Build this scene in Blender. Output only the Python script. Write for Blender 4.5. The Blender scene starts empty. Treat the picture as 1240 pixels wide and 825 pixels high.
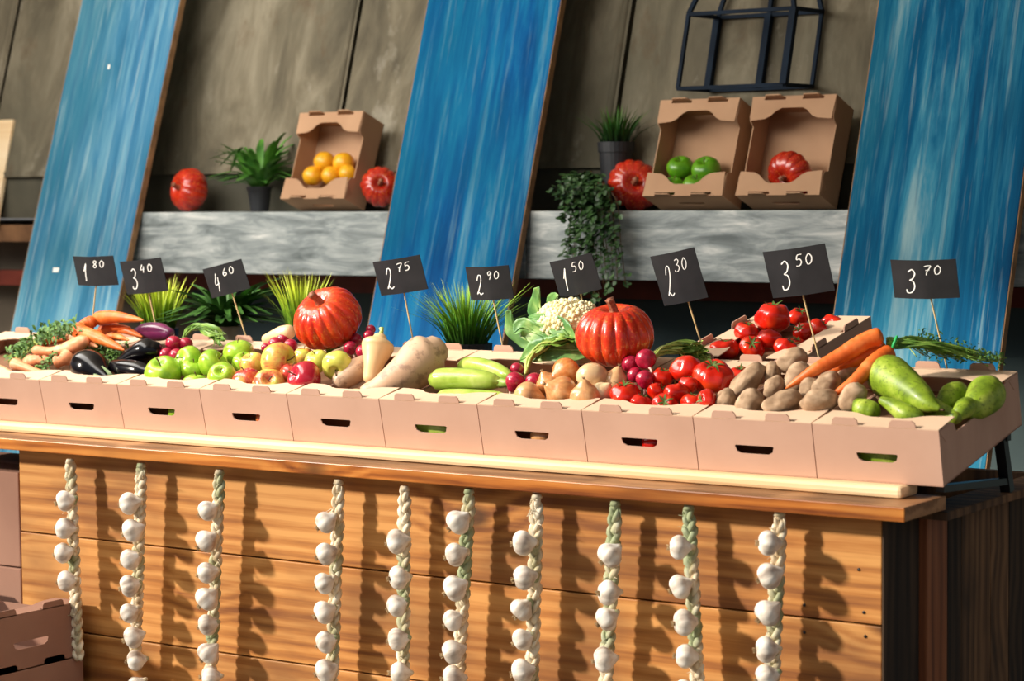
import bpy, math, random
from mathutils import Vector, Matrix, noise
from mathutils.geometry import tessellate_polygon
rnd = random.Random(7)
sc = bpy.context.scene
COL = sc.collection
V = Vector
PI = math.pi

# ------------------------------------------------------------------ camera
CAM = V((1.76779, -4.01686, 1.49900))
YAW, PITCH, ROLL, F = 0.603667, 0.066895, -0.010176, 2742.7
TILT = 0.21148          # slope of the display
ZB = 0.92               # foot of the front crates
W = 0.27                # crate width
fwd = V((-math.sin(YAW)*math.cos(PITCH), math.cos(YAW)*math.cos(PITCH), -math.sin(PITCH)))
r0 = V((math.cos(YAW), math.sin(YAW), 0)); u0 = r0.cross(fwd)
RT = r0*math.cos(ROLL) + u0*math.sin(ROLL)
UP = -r0*math.sin(ROLL) + u0*math.cos(ROLL)
cd = bpy.data.cameras.new('camera'); cam = bpy.data.objects.new('camera', cd); COL.objects.link(cam)
m = Matrix((RT, UP, -fwd)).transposed().to_4x4(); m.translation = CAM
cam.matrix_world = m
cd.sensor_width = 36; cd.lens = 36*F/1240; cd.clip_end = 100
cd.dof.use_dof = True; cd.dof.focus_distance = 5.15; cd.dof.aperture_fstop = 4.4
sc.camera = cam

def ray(x, y): return fwd + RT*((x-620)/F) - UP*((y-412.5)/F)
def at(x, y, Y):                      # where the line of sight meets the vertical plane at depth Y
    d = ray(x, y); t = (Y-CAM.y)/d.y
    return CAM + d*t
def atX(x, y, X):
    d = ray(x, y); return CAM + d*((X-CAM.x)/d.x)
def mpp(P): return (V(P)-CAM).dot(fwd)/F          # metres per pixel at P
def dirv(r, u, t): return (RT*r + UP*u - fwd*t).normalized()
CT, ST = math.cos(TILT), math.sin(TILT)
def T(s, t, h): return V((s, t*CT - h*ST, ZB + t*ST + h*CT))

# ------------------------------------------------------------------ meshes
def lerp(a, b, t): return a + (b-a)*t
def sstep(a, b, x):
    t = min(1, max(0, (x-a)/(b-a))); return t*t*(3-2*t)
def catmull(pts, n):
    P = [V(p) for p in pts]; P = [P[0]*2-P[1]] + P + [P[-1]*2-P[-2]]
    out = []
    for i in range(1, len(P)-2):
        a, b, c, d = P[i-1:i+3]
        for k in range(n):
            t = k/n
            out.append(0.5*((2*b) + (c-a)*t + (2*a-5*b+4*c-d)*t*t + (3*b-a-3*c+d)*t**3))
    out.append(P[-2]); return out
def interp(tab, t):               # smooth curve through a table of (t, value)
    n = len(tab)
    def tg(i):
        j, k = max(0, i-1), min(n-1, i+1); return (tab[k][1]-tab[j][1])/max(1e-9, tab[k][0]-tab[j][0])
    for i in range(n-1):
        a, b = tab[i], tab[i+1]
        if t <= b[0]:
            h = max(1e-9, b[0]-a[0]); u = max(0, (t-a[0])/h)
            return a[1]*(2*u**3-3*u*u+1)+tg(i)*h*(u**3-2*u*u+u)+b[1]*(3*u*u-2*u**3)+tg(i+1)*h*(u**3-u*u)
    return tab[-1][1]

class MB:
    def __init__(s): s.v = []; s.f = []
    def add(s, vs, fs, M=None):
        o = len(s.v)
        s.v += [tuple(M @ V(v)) if M else tuple(v) for v in vs]
        s.f += [tuple(i+o for i in f) for f in fs]
    def box(s, lo, hi, M=None):
        x0, y0, z0 = lo; x1, y1, z1 = hi
        vs = [(x0,y0,z0),(x1,y0,z0),(x1,y1,z0),(x0,y1,z0),(x0,y0,z1),(x1,y0,z1),(x1,y1,z1),(x0,y1,z1)]
        s.add(vs, [(0,3,2,1),(4,5,6,7),(0,1,5,4),(1,2,6,5),(2,3,7,6),(3,0,4,7)], M)
    def bar(s, p, q, w, d=None):      # rectangular bar from p to q
        p, q = V(p), V(q); d = d or w; z = (q-p).normalized()
        x = z.cross(V((0,1,0)) if abs(z.y) < .9 else V((1,0,0))).normalized(); y = z.cross(x)
        vs = []
        for c in (p, q):
            for a, b in ((-1,-1),(1,-1),(1,1),(-1,1)): vs.append(c + x*a*w/2 + y*b*d/2)
        s.add(vs, [(0,3,2,1),(4,5,6,7),(0,1,5,4),(1,2,6,5),(2,3,7,6),(3,0,4,7)])
    def tube(s, pts, rads, n=8, cap=True, dent=None, ref=None):
        pts = [V(p) for p in pts]; k = len(pts)
        if not hasattr(rads, '__len__'): rads = [rads]*k
        t = (pts[1]-pts[0]).normalized()
        r = ref or (V((0,0,1)) if abs(t.z) < .9 else V((1,0,0)))
        x = (r - t*r.dot(t)).normalized(); rows = []
        o = len(s.v)
        for i, p in enumerate(pts):
            t = (pts[min(i+1,k-1)] - pts[max(i-1,0)]).normalized()
            x = (x - t*x.dot(t)).normalized(); y = t.cross(x)
            for j in range(n):
                a = 2*PI*j/n; R = rads[i]*(dent(i/(k-1), a) if dent else 1)
                s.v.append(tuple(p + x*(math.cos(a)*R) + y*(math.sin(a)*R)))
        for i in range(k-1):
            for j in range(n):
                j2 = (j+1) % n
                s.f.append((o+i*n+j, o+i*n+j2, o+(i+1)*n+j2, o+(i+1)*n+j))
        if cap:
            s.f.append(tuple(o+j for j in range(n))[::-1]); s.f.append(tuple(o+(k-1)*n+j for j in range(n)))
    def grid(s, rows):
        o = len(s.v); n = len(rows[0])
        for r in rows: s.v += [tuple(p) for p in r]
        for i in range(len(rows)-1):
            for j in range(n-1):
                s.f.append((o+i*n+j, o+i*n+j+1, o+(i+1)*n+j+1, o+(i+1)*n+j))
    def sphere(s, fn, nu=20, nv=12):   # fn(dir)->point, poles on z
        o = len(s.v); s.v.append(tuple(fn(V((0,0,1)))))
        for i in range(1, nv):
            p = PI*i/nv
            for j in range(nu):
                a = 2*PI*j/nu
                s.v.append(tuple(fn(V((math.sin(p)*math.cos(a), math.sin(p)*math.sin(a), math.cos(p))))))
        s.v.append(tuple(fn(V((0,0,-1))))); e = len(s.v)-1
        for j in range(nu):
            j2 = (j+1) % nu
            s.f.append((o, o+1+j, o+1+j2)); s.f.append((e, o+1+(nv-2)*nu+j2, o+1+(nv-2)*nu+j))
            for i in range(nv-2):
                s.f.append((o+1+i*nu+j, o+1+(i+1)*nu+j, o+1+(i+1)*nu+j2, o+1+i*nu+j2))
    def plate(s, loops, O, U_, V_, N_, th):   # flat sheet with holes; loops[0] outer
        o = len(s.v); O, U_, V_, N_ = V(O), V(U_), V(V_), V(N_)
        tri = tessellate_polygon([[V((a, b, 0)) for a, b in l] for l in loops])
        flat = [p for l in loops for p in l]; n = len(flat)
        for k in (0, 1):
            s.v += [tuple(O + U_*a + V_*b + N_*(th*k)) for a, b in flat]
        for t in tri:
            a, b, c = [V((flat[i][0], flat[i][1], 0)) for i in t]
            t = tuple(t) if (b-a).cross(c-a).z > 0 else tuple(t)[::-1]
            s.f.append(tuple(o+n+i for i in t)); s.f.append(tuple(o+i for i in t[::-1]))
        st = 0
        for l in loops:
            m_ = len(l)
            for i in range(m_):
                a, b = st+i, st+(i+1) % m_
                s.f.append((o+a, o+b, o+n+b, o+n+a))
            st += m_
    def leaf(s, pts, wid, upv, cup=.15, ruf=0, nw=4, rn=None):   # curved leaf blade with midrib fold
        P = catmull(pts, 4); k = len(P); rows = []; rn = rn or rnd; ph = rn.random()*9
        for i, p in enumerate(P):
            t = i/(k-1); tan = (P[min(i+1,k-1)]-P[max(i-1,0)]).normalized()
            side = tan.cross(V(upv)).normalized(); nn = side.cross(tan)
            w = wid(t); row = []
            for j in range(-nw, nw+1):
                a = j/nw
                row.append(p + side*(a*w) + nn*(cup*w*abs(a)**1.5 + ruf*w*abs(a)*math.sin(ph+t*17+j*1.3)))
            rows.append(row)
        s.grid(rows)
    def build(s, name, mat, parent=None, smooth=True, loc=None):
        me = bpy.data.meshes.new(name)
        if loc is not None: s.v = [tuple(V(v)-V(loc)) for v in s.v]
        me.from_pydata(s.v, [], s.f)
        if smooth: me.polygons.foreach_set('use_smooth', [True]*len(me.polygons))
        me.materials.append(mat); me.update()
        o = bpy.data.objects.new(name, me); COL.objects.link(o)
        if loc is not None and parent is None: o.location = loc
        if parent: o.parent = parent
        return o

def tag(o, label, cat, group=None, kind=None):
    if label: o['label'] = label
    if cat: o['category'] = cat
    if group: o['group'] = group
    if kind: o['kind'] = kind
    return o
def thing(name, loc, label, cat, group=None, M=None):
    o = bpy.data.objects.new(name, None); COL.objects.link(o); o.empty_display_size = .05
    if M is not None:
        mm = M.to_4x4(); mm.translation = V(loc); o.matrix_world = mm
    else: o.location = loc
    return tag(o, label, cat, group)
KIDS = {}
def kids(o): return [c for c in COL.objects if c.parent == o]
def copy_tree(o, name=None):
    c = o.copy(); COL.objects.link(c)
    for k in kids(o):
        d = k.copy(); COL.objects.link(d); d.parent = c
        for g in kids(k):
            e = g.copy(); COL.objects.link(e); e.parent = d
    return c
def struct(name, mb, mat, smooth=False):
    return tag(mb.build(name, mat, None, smooth), None, None, None, 'structure')
def bevel(o, w=.003, seg=2):
    md = o.modifiers.new('bevel', 'BEVEL'); md.width = w; md.segments = seg; md.limit_method = 'ANGLE'; return o

# ------------------------------------------------------------------ materials
def srgb(c):
    if isinstance(c, str): c = tuple(int(c[i:i+2], 16) for i in (0, 2, 4))
    return tuple(((x/255+.055)/1.055)**2.4 if x/255 > .04045 else x/255/12.92 for x in c) + (1,)
class NT:
    def __init__(s, name, rough=.5, spec=.5, coat=0):
        s.m = bpy.data.materials.new(name); s.m.use_nodes = True; s.t = s.m.node_tree; s.n = s.t.nodes
        s.b = s.n['Principled BSDF']; s.b.inputs['Roughness'].default_value = rough
        s.b.inputs['Specular IOR Level'].default_value = spec; s.b.inputs['Coat Weight'].default_value = coat
        s.b.inputs['Coat Roughness'].default_value = .12
        s.tc = s.n.new('ShaderNodeTexCoord')
    def node(s, typ, **kw):
        n = s.n.new(typ)
        for k, v in kw.items():
            if k in n.inputs: n.inputs[k].default_value = v
            else: setattr(n, k, v)
        return n
    def link(s, a, b): s.t.links.new(a, b)
    def coords(s, scale=(1,1,1), kind='Object', rand=True, rot=(0,0,0)):
        mp = s.node('ShaderNodeMapping'); mp.inputs['Scale'].default_value = scale; mp.inputs['Rotation'].default_value = rot
        s.link(s.tc.outputs[kind], mp.inputs['Vector'])
        if rand:
            oi = s.node('ShaderNodeObjectInfo'); mu = s.node('ShaderNodeMath', operation='MULTIPLY'); mu.inputs[1].default_value = 37
            s.link(oi.outputs['Random'], mu.inputs[0]); cb = s.node('ShaderNodeCombineXYZ')
            for a in 'XYZ': s.link(mu.outputs[0], cb.inputs[a])
            s.link(cb.outputs[0], mp.inputs['Location'])
        return mp.outputs[0]
    def noise(s, vec, scale=5, detail=4, rough=.5, dist=0):
        n = s.node('ShaderNodeTexNoise'); n.inputs['Scale'].default_value = scale; n.inputs['Detail'].default_value = detail
        n.inputs['Roughness'].default_value = rough; n.inputs['Distortion'].default_value = dist
        s.link(vec, n.inputs['Vector']); return n.outputs['Fac']
    def ramp(s, fac, stops):
        r = s.node('ShaderNodeValToRGB'); e = r.color_ramp.elements
        while len(e) < len(stops): e.new(.5)
        for el, (p, c) in zip(e, stops): el.position = p; el.color = srgb(c) if not isinstance(c, float) else (c, c, c, 1)
        s.link(fac, r.inputs[0]); return r.outputs[0]
    def mix(s, fac, a, b, mode='MIX'):
        n = s.node('ShaderNodeMix', data_type='RGBA', blend_type=mode)
        for v, i in ((fac, 0), (a, 6), (b, 7)):
            if hasattr(v, 'is_linked') or hasattr(v, 'links'): s.link(v, n.inputs[i])
            elif isinstance(v, (int, float)) : n.inputs[i].default_value = v
            else: n.inputs[i].default_value = srgb(v)
        return n.outputs[2]
    def base(s, c): 
        if hasattr(c, 'links'): s.link(c, s.b.inputs['Base Color'])
        else: s.b.inputs['Base Color'].default_value = srgb(c)
        return s
    def bump(s, h, strength=.3, dist=.002):
        b = s.node('ShaderNodeBump'); b.inputs['Strength'].default_value = strength; b.inputs['Distance'].default_value = dist
        s.link(h, b.inputs['Height']); s.link(b.outputs[0], s.b.inputs['Normal']); return s
    def sep(s, vec, ax):
        n = s.node('ShaderNodeSeparateXYZ'); s.link(vec, n.inputs[0]); return n.outputs[ax]

def mottled(name, stops, scale=8, rough=.5, coat=0, stretch=(1,1,1), bump=0, bscale=None, spec=.5, detail=4, rot=(0,0,0), bdist=.002):
    t = NT(name, rough, spec, coat); v = t.coords(stretch, rot=rot); n = t.noise(v, scale, detail)
    t.base(t.ramp(n, stops))
    if bump: t.bump(t.noise(v, bscale or scale*3, 5), bump, bdist)
    return t.m
MT = {}
MT['card'] = mottled('kraft_cardboard', [(.3, (192,154,134)), (.7, (202,164,144))], 6, .85, bump=.15, bscale=60, stretch=(1,4,1), spec=.2)
MT['card_flap'] = mottled('kraft_flap', [(.3, (216,184,156)), (.7, (226,196,168))], 6, .8, bump=.1, bscale=60, spec=.25)
MT['card_old'] = mottled('shelf_cardboard', [(.3, (172,134,104)), (.7, (188,150,118))], 5, .85, spec=.2)
MT['card_grey'] = mottled('dusty_cardboard', [(.3, (150,112,96)), (.7, (162,124,106))], 5, .85, spec=.2)
MT['card_in'] = mottled('cardboard_liner', [(.3, (120,88,66)), (.7, (140,104,80))], 5, .9, spec=.1)

def wood(name, dark, mid, light, axis=0, scale=1, rough=.5, stain=None, stain_amt=.5, coat=0, knots=True):
    t = NT(name, rough, .4, coat)
    st = [1.0, 1.0, 1.0]; st[axis] = .16
    v = t.coords(tuple(x*scale for x in st))
    vo = t.node('ShaderNodeTexVoronoi'); vo.inputs['Scale'].default_value = 3.1*scale
    kc = [1.0, .25, 1.0]; kc[axis] = .62; kv = t.coords(tuple(kc)); t.link(kv, vo.inputs['Vector'])
    kf = t.ramp(vo.outputs['Distance'], [(0, 1.0), (.32, 0.0)])
    sc_ = t.node('ShaderNodeVectorMath', operation='SCALE'); t.link(kf, sc_.inputs[0]); sc_.inputs['Scale'].default_value = .055 if knots else 0.0
    ad = t.node('ShaderNodeVectorMath', operation='ADD'); t.link(v, ad.inputs[0]); t.link(sc_.outputs[0], ad.inputs[1])
    wv = t.node('ShaderNodeTexWave', wave_type='BANDS'); wv.bands_direction = 'XYZ'[(axis+2) % 3]
    wv.inputs['Scale'].default_value = 9*scale; wv.inputs['Distortion'].default_value = 16; wv.inputs['Detail'].default_value = 3
    wv.inputs['Detail Scale'].default_value = .32; wv.inputs['Detail Roughness'].default_value = .6; t.link(ad.outputs[0], wv.inputs['Vector'])
    n1 = t.noise(ad.outputs[0], 9*scale, 5, .6, .3)
    f_ = [70.0*scale]*3; f_[axis] = 1.5*scale; fi = t.noise(t.coords(tuple(f_)), 2, 4)
    mx = t.mix(.20, n1, wv.outputs['Fac']); mx = t.mix(.28, mx, fi)
    c = t.ramp(mx, [(.34, dark), (.47, mid), (.60, light)])
    if stain:
        n2 = t.noise(t.coords(tuple(3.4*scale if i != axis else 1.6*scale for i in range(3))), 1.7, 4)
        k = t.ramp(n2, [(.46, 0.0), (.66, float(stain_amt))])
        c = t.mix(k, c, stain)
    if knots: c = t.mix(t.ramp(vo.outputs['Distance'], [(.05, .85), (.11, 0.0)]), c, tuple(int(x*.55) for x in dark))
    t.base(c); t.bump(mx, .08, .001); return t.m
MT['stall'] = wood('stained_pine', (136,80,36), (186,122,58), (214,154,86), 0, 1, .55, (116,72,38), .6)
MT['lip'] = wood('varnished_edge', (112,54,14), (176,102,38), (206,134,62), 0, 1, .35, (90,50,22), .5)
MT['top'] = wood('worn_counter', (92,60,34), (136,94,58), (170,124,84), 0, 1, .5)
MT['rail'] = wood('pale_pine', (226,188,138), (240,210,166), (246,222,184), 0, .5, .5, knots=False)
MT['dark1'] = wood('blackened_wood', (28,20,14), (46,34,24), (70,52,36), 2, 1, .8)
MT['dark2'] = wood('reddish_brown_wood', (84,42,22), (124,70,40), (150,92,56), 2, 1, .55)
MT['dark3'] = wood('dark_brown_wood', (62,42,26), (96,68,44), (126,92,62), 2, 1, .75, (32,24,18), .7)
MT['rawedge'] = mottled('raw_plank_edge', [(.3, (120,88,58)), (.7, (168,128,88))], 20, .8)

def blue(name, deep, mid, light, pale, teal, amt, pamt):
    t = NT(name, .8, .1, 0)
    v = t.coords((5.5, 5.5, .42)); n1 = t.noise(v, 1.5, 7, .68, .5)
    c = t.ramp(n1, [(.34, deep), (.46, mid), (.56, light), (.70, pale)])
    n2 = t.noise(t.coords((1.3, 1.3, .8)), 1.6, 3)
    c = t.mix(t.ramp(n2, [(.40, 0.0), (.60, amt)]), c, teal)
    n3 = t.noise(t.coords((24, 24, 1.0)), 2, 5, .65)
    c = t.mix(t.ramp(n3, [(.54, 0.0), (.72, pamt)]), c, pale)
    n4 = t.noise(t.coords((14, 14, .7)), 2, 4, .6)
    c = t.mix(t.ramp(n4, [(.54, 0.0), (.70, .6)]), c, deep)
    t.base(c); t.bump(n3, .25, .003); return t.m
MT['blue1'] = blue('pale_blue_paint', (34,84,120), (60,116,150), (98,146,168), (166,186,186), (36,98,116), .6, .6)
MT['blue2'] = blue('strong_blue_paint', (2,54,104), (4,80,136), (18,108,152), (112,156,170), (2,84,112), .6, .5)
MT['blue3'] = blue('teal_blue_paint', (6,64,104), (10,94,136), (56,136,166), (160,190,192), (4,82,110), .7, .55)

def wallmat():
    t = NT('stained_concrete', .9, .2)
    v = t.coords((5, 5, .9), rand=False); a = t.noise(v, 1.3, 7, .6, .5)
    b = t.noise(t.coords((1, 1, 1), rand=False), 1.8, 5, .6)
    c = t.ramp(a, [(.3, (78,72,60)), (.5, (116,108,90)), (.68, (152,144,124))])
    c = t.mix(t.ramp(b, [(.4, 0.0), (.7, .6)]), c, (92,90,76))
    d = t.noise(t.coords((2.2, 2.2, 1.4), rand=False), 2.2, 6, .65)
    c = t.mix(t.ramp(d, [(.62, 0.0), (.74, .5)]), c, (186,180,164))
    c = t.mix(t.ramp(d, [(.30, .4), (.40, 0.0)]), c, (96,72,50))
    t.base(c); t.bump(a, .5, .01); return t.m
MT['wall'] = wallmat()
MT['wall_low'] = mottled('dark_render', [(.3, (58,74,78)), (.7, (78,94,94))], 3, .9, bump=.4, bscale=14)
MT['wall_left'] = mottled('tan_concrete', [(.3, (86,76,64)), (.7, (116,104,88))], 3, .9, bump=.4, bscale=14)
MT['band'] = mottled('dark_plinth', [(.3, (62,60,50)), (.7, (96,92,76))], 4, .9, bump=.5, bscale=12)
MT['rust'] = mottled('rusty_ledge', [(.3, (92,62,38)), (.7, (140,100,66))], 9, .9, bump=.4)
MT['red'] = mottled('red_oxide_steel', [(.3, (96,34,22)), (.7, (134,56,38))], 7, .6)
def shelfmat():
    t = NT('whitewashed_plank', .55, .4)
    n = t.noise(t.coords((1.6, 5, 8)), 3.2, 7, .62, .5)
    c = t.ramp(n, [(.3, (96,104,104)), (.46, (140,148,148)), (.58, (176,182,180)), (.72, (226,226,220))])
    t.base(c); t.bump(n, .3, .003); return t.m
MT['shelf'] = shelfmat()
MT['metal'] = mottled('dark_blue_steel', [(.3, (14,24,36)), (.7, (24,38,54))], 9, .75, spec=.15)
MT['black'] = mottled('black_steel', [(.3, (16,17,18)), (.7, (30,31,33))], 9, .35, spec=.6)
MT['canvas'] = mottled('cream_canvas', [(.3, (214,204,184)), (.7, (228,220,204))], 5, .9)
MT['ground'] = mottled('paving', [(.3, (92,84,74)), (.7, (130,120,106))], 3, .9, bump=.3)
def slate():
    t = NT('slate_card', .55, .35); n = t.noise(t.coords((1,1,1)), 22, 3)
    t.base(t.ramp(n, [(.3, (25,26,30)), (.7, (36,36,40))])); return t.m
MT['slate'] = slate()
MT['chalk'] = NT('white_marker', .7).base((240,240,238)).m
MT['stick'] = mottled('bamboo', [(.3, (214,182,124)), (.7, (232,206,156))], 30, .6)
MT['pot'] = mottled('dark_pot', [(.3, (24,26,30)), (.7, (38,40,44))], 9, .5)
MT['pot_pale'] = mottled('pale_pot', [(.3, (150,138,118)), (.7, (176,164,142))], 9, .8)
MT['soil'] = mottled('soil', [(.3, (40,28,18)), (.7, (66,48,32))], 40, 1, bump=.6)

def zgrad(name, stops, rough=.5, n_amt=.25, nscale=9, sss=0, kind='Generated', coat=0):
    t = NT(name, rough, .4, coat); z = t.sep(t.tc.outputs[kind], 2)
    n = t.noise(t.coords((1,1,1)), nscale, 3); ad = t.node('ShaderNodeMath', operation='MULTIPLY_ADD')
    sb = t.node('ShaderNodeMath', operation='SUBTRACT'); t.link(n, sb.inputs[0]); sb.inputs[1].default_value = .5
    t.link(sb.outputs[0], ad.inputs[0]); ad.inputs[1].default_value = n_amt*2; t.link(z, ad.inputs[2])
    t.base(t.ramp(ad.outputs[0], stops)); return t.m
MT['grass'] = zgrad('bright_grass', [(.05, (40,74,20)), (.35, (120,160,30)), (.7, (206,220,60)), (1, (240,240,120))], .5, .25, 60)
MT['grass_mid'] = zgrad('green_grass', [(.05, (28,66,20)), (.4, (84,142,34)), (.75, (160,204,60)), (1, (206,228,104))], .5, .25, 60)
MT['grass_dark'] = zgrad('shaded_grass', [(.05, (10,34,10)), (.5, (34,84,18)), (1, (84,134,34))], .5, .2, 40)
MT['fern'] = mottled('fern_green', [(.3, (44,96,30)), (.7, (98,158,56))], 20, .5)
MT['fern_dark'] = mottled('dark_fern_green', [(.3, (30,70,26)), (.7, (76,124,48))], 20, .5)
MT['ivy'] = mottled('ivy_green', [(.3, (20,46,22)), (.7, (60,94,44))], 50, .5)
MT['leafy'] = mottled('leaf_green', [(.3, (66,110,34)), (.55, (120,156,60)), (.75, (176,196,104))], 40, .45)
MT['stalk'] = mottled('pale_stalk', [(.3, (138,164,66)), (.6, (190,204,110)), (.8, (222,224,160))], 30, .4)
MT['colleaf'] = mottled('cauliflower_leaf', [(.3, (62,118,64)), (.55, (116,160,84)), (.75, (188,208,130))], 22, .45)
MT['curd'] = mottled('cauliflower_curd', [(.3, (226,214,160)), (.7, (248,240,200))], 40, .8, bump=.8, bscale=160)
MT['parsley'] = mottled('carrot_tops', [(.3, (36,76,24)), (.7, (104,146,56))], 60, .6)

def apple_red():
    t = NT('blushed_apple', .22, .5, .35)
    v = t.coords((1,1,1)); n = t.noise(v, 1.3, 2, .5)
    st = t.noise(t.coords((1,1,.15)), 16, 3)
    oi = t.node('ShaderNodeObjectInfo'); a = t.node('ShaderNodeMath', operation='ADD'); t.link(n, a.inputs[0])
    m2 = t.node('ShaderNodeMath', operation='MULTIPLY_ADD'); t.link(oi.outputs['Alpha'], m2.inputs[0]); m2.inputs[1].default_value = 1; m2.inputs[2].default_value = -.5
    t.link(m2.outputs[0], a.inputs[1])
    a2 = t.node('ShaderNodeMath', operation='MULTIPLY_ADD'); t.link(st, a2.inputs[0]); a2.inputs[1].default_value = .3; t.link(a.outputs[0], a2.inputs[2])
    t.base(t.ramp(a2.outputs[0], [(.44, (206,204,88)), (.58, (226,180,88)), (.72, (208,84,60)), (.88, (172,20,44))])); return t.m
MT['apple_red'] = apple_red()
MT['apple_green'] = mottled('green_apple_skin', [(.3, (122,170,34)), (.55, (158,196,50)), (.75, (186,208,84))], 3.5, .25, .2)
MT['apple_dark'] = mottled('deep_green_apple', [(.3, (70,132,14)), (.7, (104,160,30))], 3.5, .3, .1)
MT['stem'] = mottled('brown_stem', [(.3, (72,52,30)), (.7, (110,84,50))], 60, .8)
def tomato_m():
    t = NT('tomato_skin', .2, .5, .15); n = t.noise(t.coords((1,1,1)), 2, 2)
    t.base(t.ramp(n, [(.3, (186,20,8)), (.55, (204,34,14)), (.72, (220,66,26))])); return t.m
MT['tomato'] = tomato_m()
MT['calyx'] = mottled('green_calyx', [(.3, (52,84,30)), (.7, (104,128,58))], 60, .6)
MT['calyx_pale'] = mottled('pale_calyx', [(.3, (120,148,100)), (.7, (170,188,140))], 60, .6)
def pumpkin_m(name, hi, lo):
    t = NT(name, .24, .5, .3); n = t.noise(t.coords((1,1,1)), 26, 6, .7); n2 = t.noise(t.coords((1,1,1)), 2, 3)
    c = t.ramp(n2, [(.35, lo), (.65, hi)])
    c = t.mix(t.ramp(n, [(.54, 0.0), (.66, .7)]), c, (236,130,48)); t.base(c); t.bump(n, .08, .002); return t.m
MT['pumpkin'] = pumpkin_m('glazed_pumpkin', (224,72,32), (200,40,18))
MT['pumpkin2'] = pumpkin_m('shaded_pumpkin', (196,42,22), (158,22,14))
MT['pstem'] = mottled('pumpkin_stem', [(.3, (112,42,28)), (.7, (170,116,84))], 50, .5)
def onion_m():
    t = NT('onion_skin', .25, .5, .3); v = t.coords((1,1,.05)); n = t.mix(.5, t.noise(v, 9, 2), t.noise(t.coords((1,1,1)), 1.5, 2))
    oi = t.node('ShaderNodeObjectInfo')
    c = t.ramp(n, [(.3, (172,92,40)), (.5, (206,132,68)), (.7, (228,176,118))])
    c = t.mix(oi.outputs['Alpha'], c, (228,208,166)); t.base(c); t.bump(n, .1, .001); return t.m
MT['onion'] = onion_m()
MT['dry'] = mottled('dry_root', [(.3, (120,94,62)), (.7, (188,160,118))], 60, .9)
MT['potato'] = mottled('potato_skin', [(.28, (132,106,82)), (.5, (170,142,114)), (.7, (198,170,142))], 3, .75, bump=.15, bscale=12, spec=.25, bdist=.001)
def carrot_m(name, a, b, c_):
    t = NT(name, .45, .4); n = t.noise(t.coords((1,1,1)), 24, 4)
    t.base(t.ramp(n, [(.3, a), (.55, b), (.75, c_)])); return t.m
MT['carrot'] = carrot_m('carrot_skin', (204,88,26), (226,112,44), (240,146,82))
MT['carrot_pale'] = carrot_m('pale_carrot_skin', (222,134,86), (238,162,116), (246,188,150))
MT['aub'] = mottled('aubergine_skin', [(.3, (5,3,7)), (.7, (9,5,10))], 8, .18, .05, spec=.35)
MT['aub_p'] = mottled('purple_aubergine_skin', [(.3, (74,16,56)), (.7, (128,48,92))], 8, .22, .2)
MT['radish'] = mottled('radish_skin', [(.3, (142,14,44)), (.7, (186,30,66))], 12, .25, .3)
MT['root'] = mottled('pale_root', [(.3, (206,150,140)), (.7, (232,200,184))], 60, .6)
MT['zuc'] = mottled('pale_courgette', [(.3, (140,170,52)), (.55, (172,196,84)), (.75, (204,216,124))], 26, .25, .3, stretch=(1,1,1))
MT['squash'] = mottled('cream_squash', [(.3, (226,184,128)), (.7, (242,208,160))], 7, .4, .1)
def squash2():
    t = NT('mottled_squash', .45, .4, .1); n = t.noise(t.coords((1,1,1)), 7, 4); k = t.noise(t.coords((1,1,1)), 34, 5, .65)
    c = t.ramp(n, [(.3, (188,150,122)), (.7, (220,186,154))])
    c = t.mix(t.ramp(k, [(.53, 0.0), (.62, .65)]), c, (140,108,92)); t.base(c); t.bump(k, .15, .002); return t.m
MT['squash2'] = squash2()
def pear_m():
    t = NT('speckled_pear', .42, .4, .05); n = t.noise(t.coords((1,1,1)), 26, 4); k = t.noise(t.coords((1,1,1)), 170, 3, .6); r_ = t.noise(t.coords((1,1,1)), 14, 5, .7)
    c = t.ramp(n, [(.3, (96,122,28)), (.5, (134,162,40)), (.68, (176,194,78))])
    c = t.mix(t.ramp(k, [(.56, 0.0), (.64, .6)]), c, (66,84,24)); c = t.mix(t.ramp(r_, [(.60, 0.0), (.70, .6)]), c, (110,92,40))
    t.base(c); t.bump(k, .08, .001); return t.m
MT['pear'] = pear_m()
MT['orange'] = mottled('yellow_orange_peel', [(.3, (226,150,14)), (.7, (242,182,36))], 3, .4, .1, bump=.1, bscale=40, bdist=.0005)
def garlic_m():
    t = NT('garlic_skin', .5, .4); n = t.noise(t.coords((1,1,.1)), 50, 4)
    t.base(t.ramp(n, [(.3, (178,160,146)), (.5, (230,220,206)), (.7, (250,246,238))])); t.bump(n, .5, .002); return t.m
MT['garlic'] = garlic_m()
def braid_m():
    t = NT('plaited_stalks', .7, .3); n = t.noise(t.coords((2,2,.25)), 40, 4); g = t.noise(t.coords((1,1,1)), 7, 2)
    c = t.ramp(n, [(.3, (176,152,118)), (.5, (226,210,180)), (.7, (246,238,218))])
    c = t.mix(t.ramp(g, [(.5, 0.0), (.62, .8)]), c, (132,152,110)); t.base(c); t.bump(n, .4, .002); return t.m
MT['braid'] = braid_m()
MT['tie'] = NT('green_tie', .4).base((52,196,108)).m
MT['paper'] = NT('white_paper', .8).base((226,226,218)).m
# ------------------------------------------------------------------ setting
def S(name, lo, hi, mat):
    b = MB(); b.box(lo, hi); return struct(name, b, MT[mat])
g = MB(); g.box((-9, -6, -.1), (5, 4, 0)); struct('floor', g, MT['ground'])
LT = math.tan(math.radians(16.5))
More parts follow.
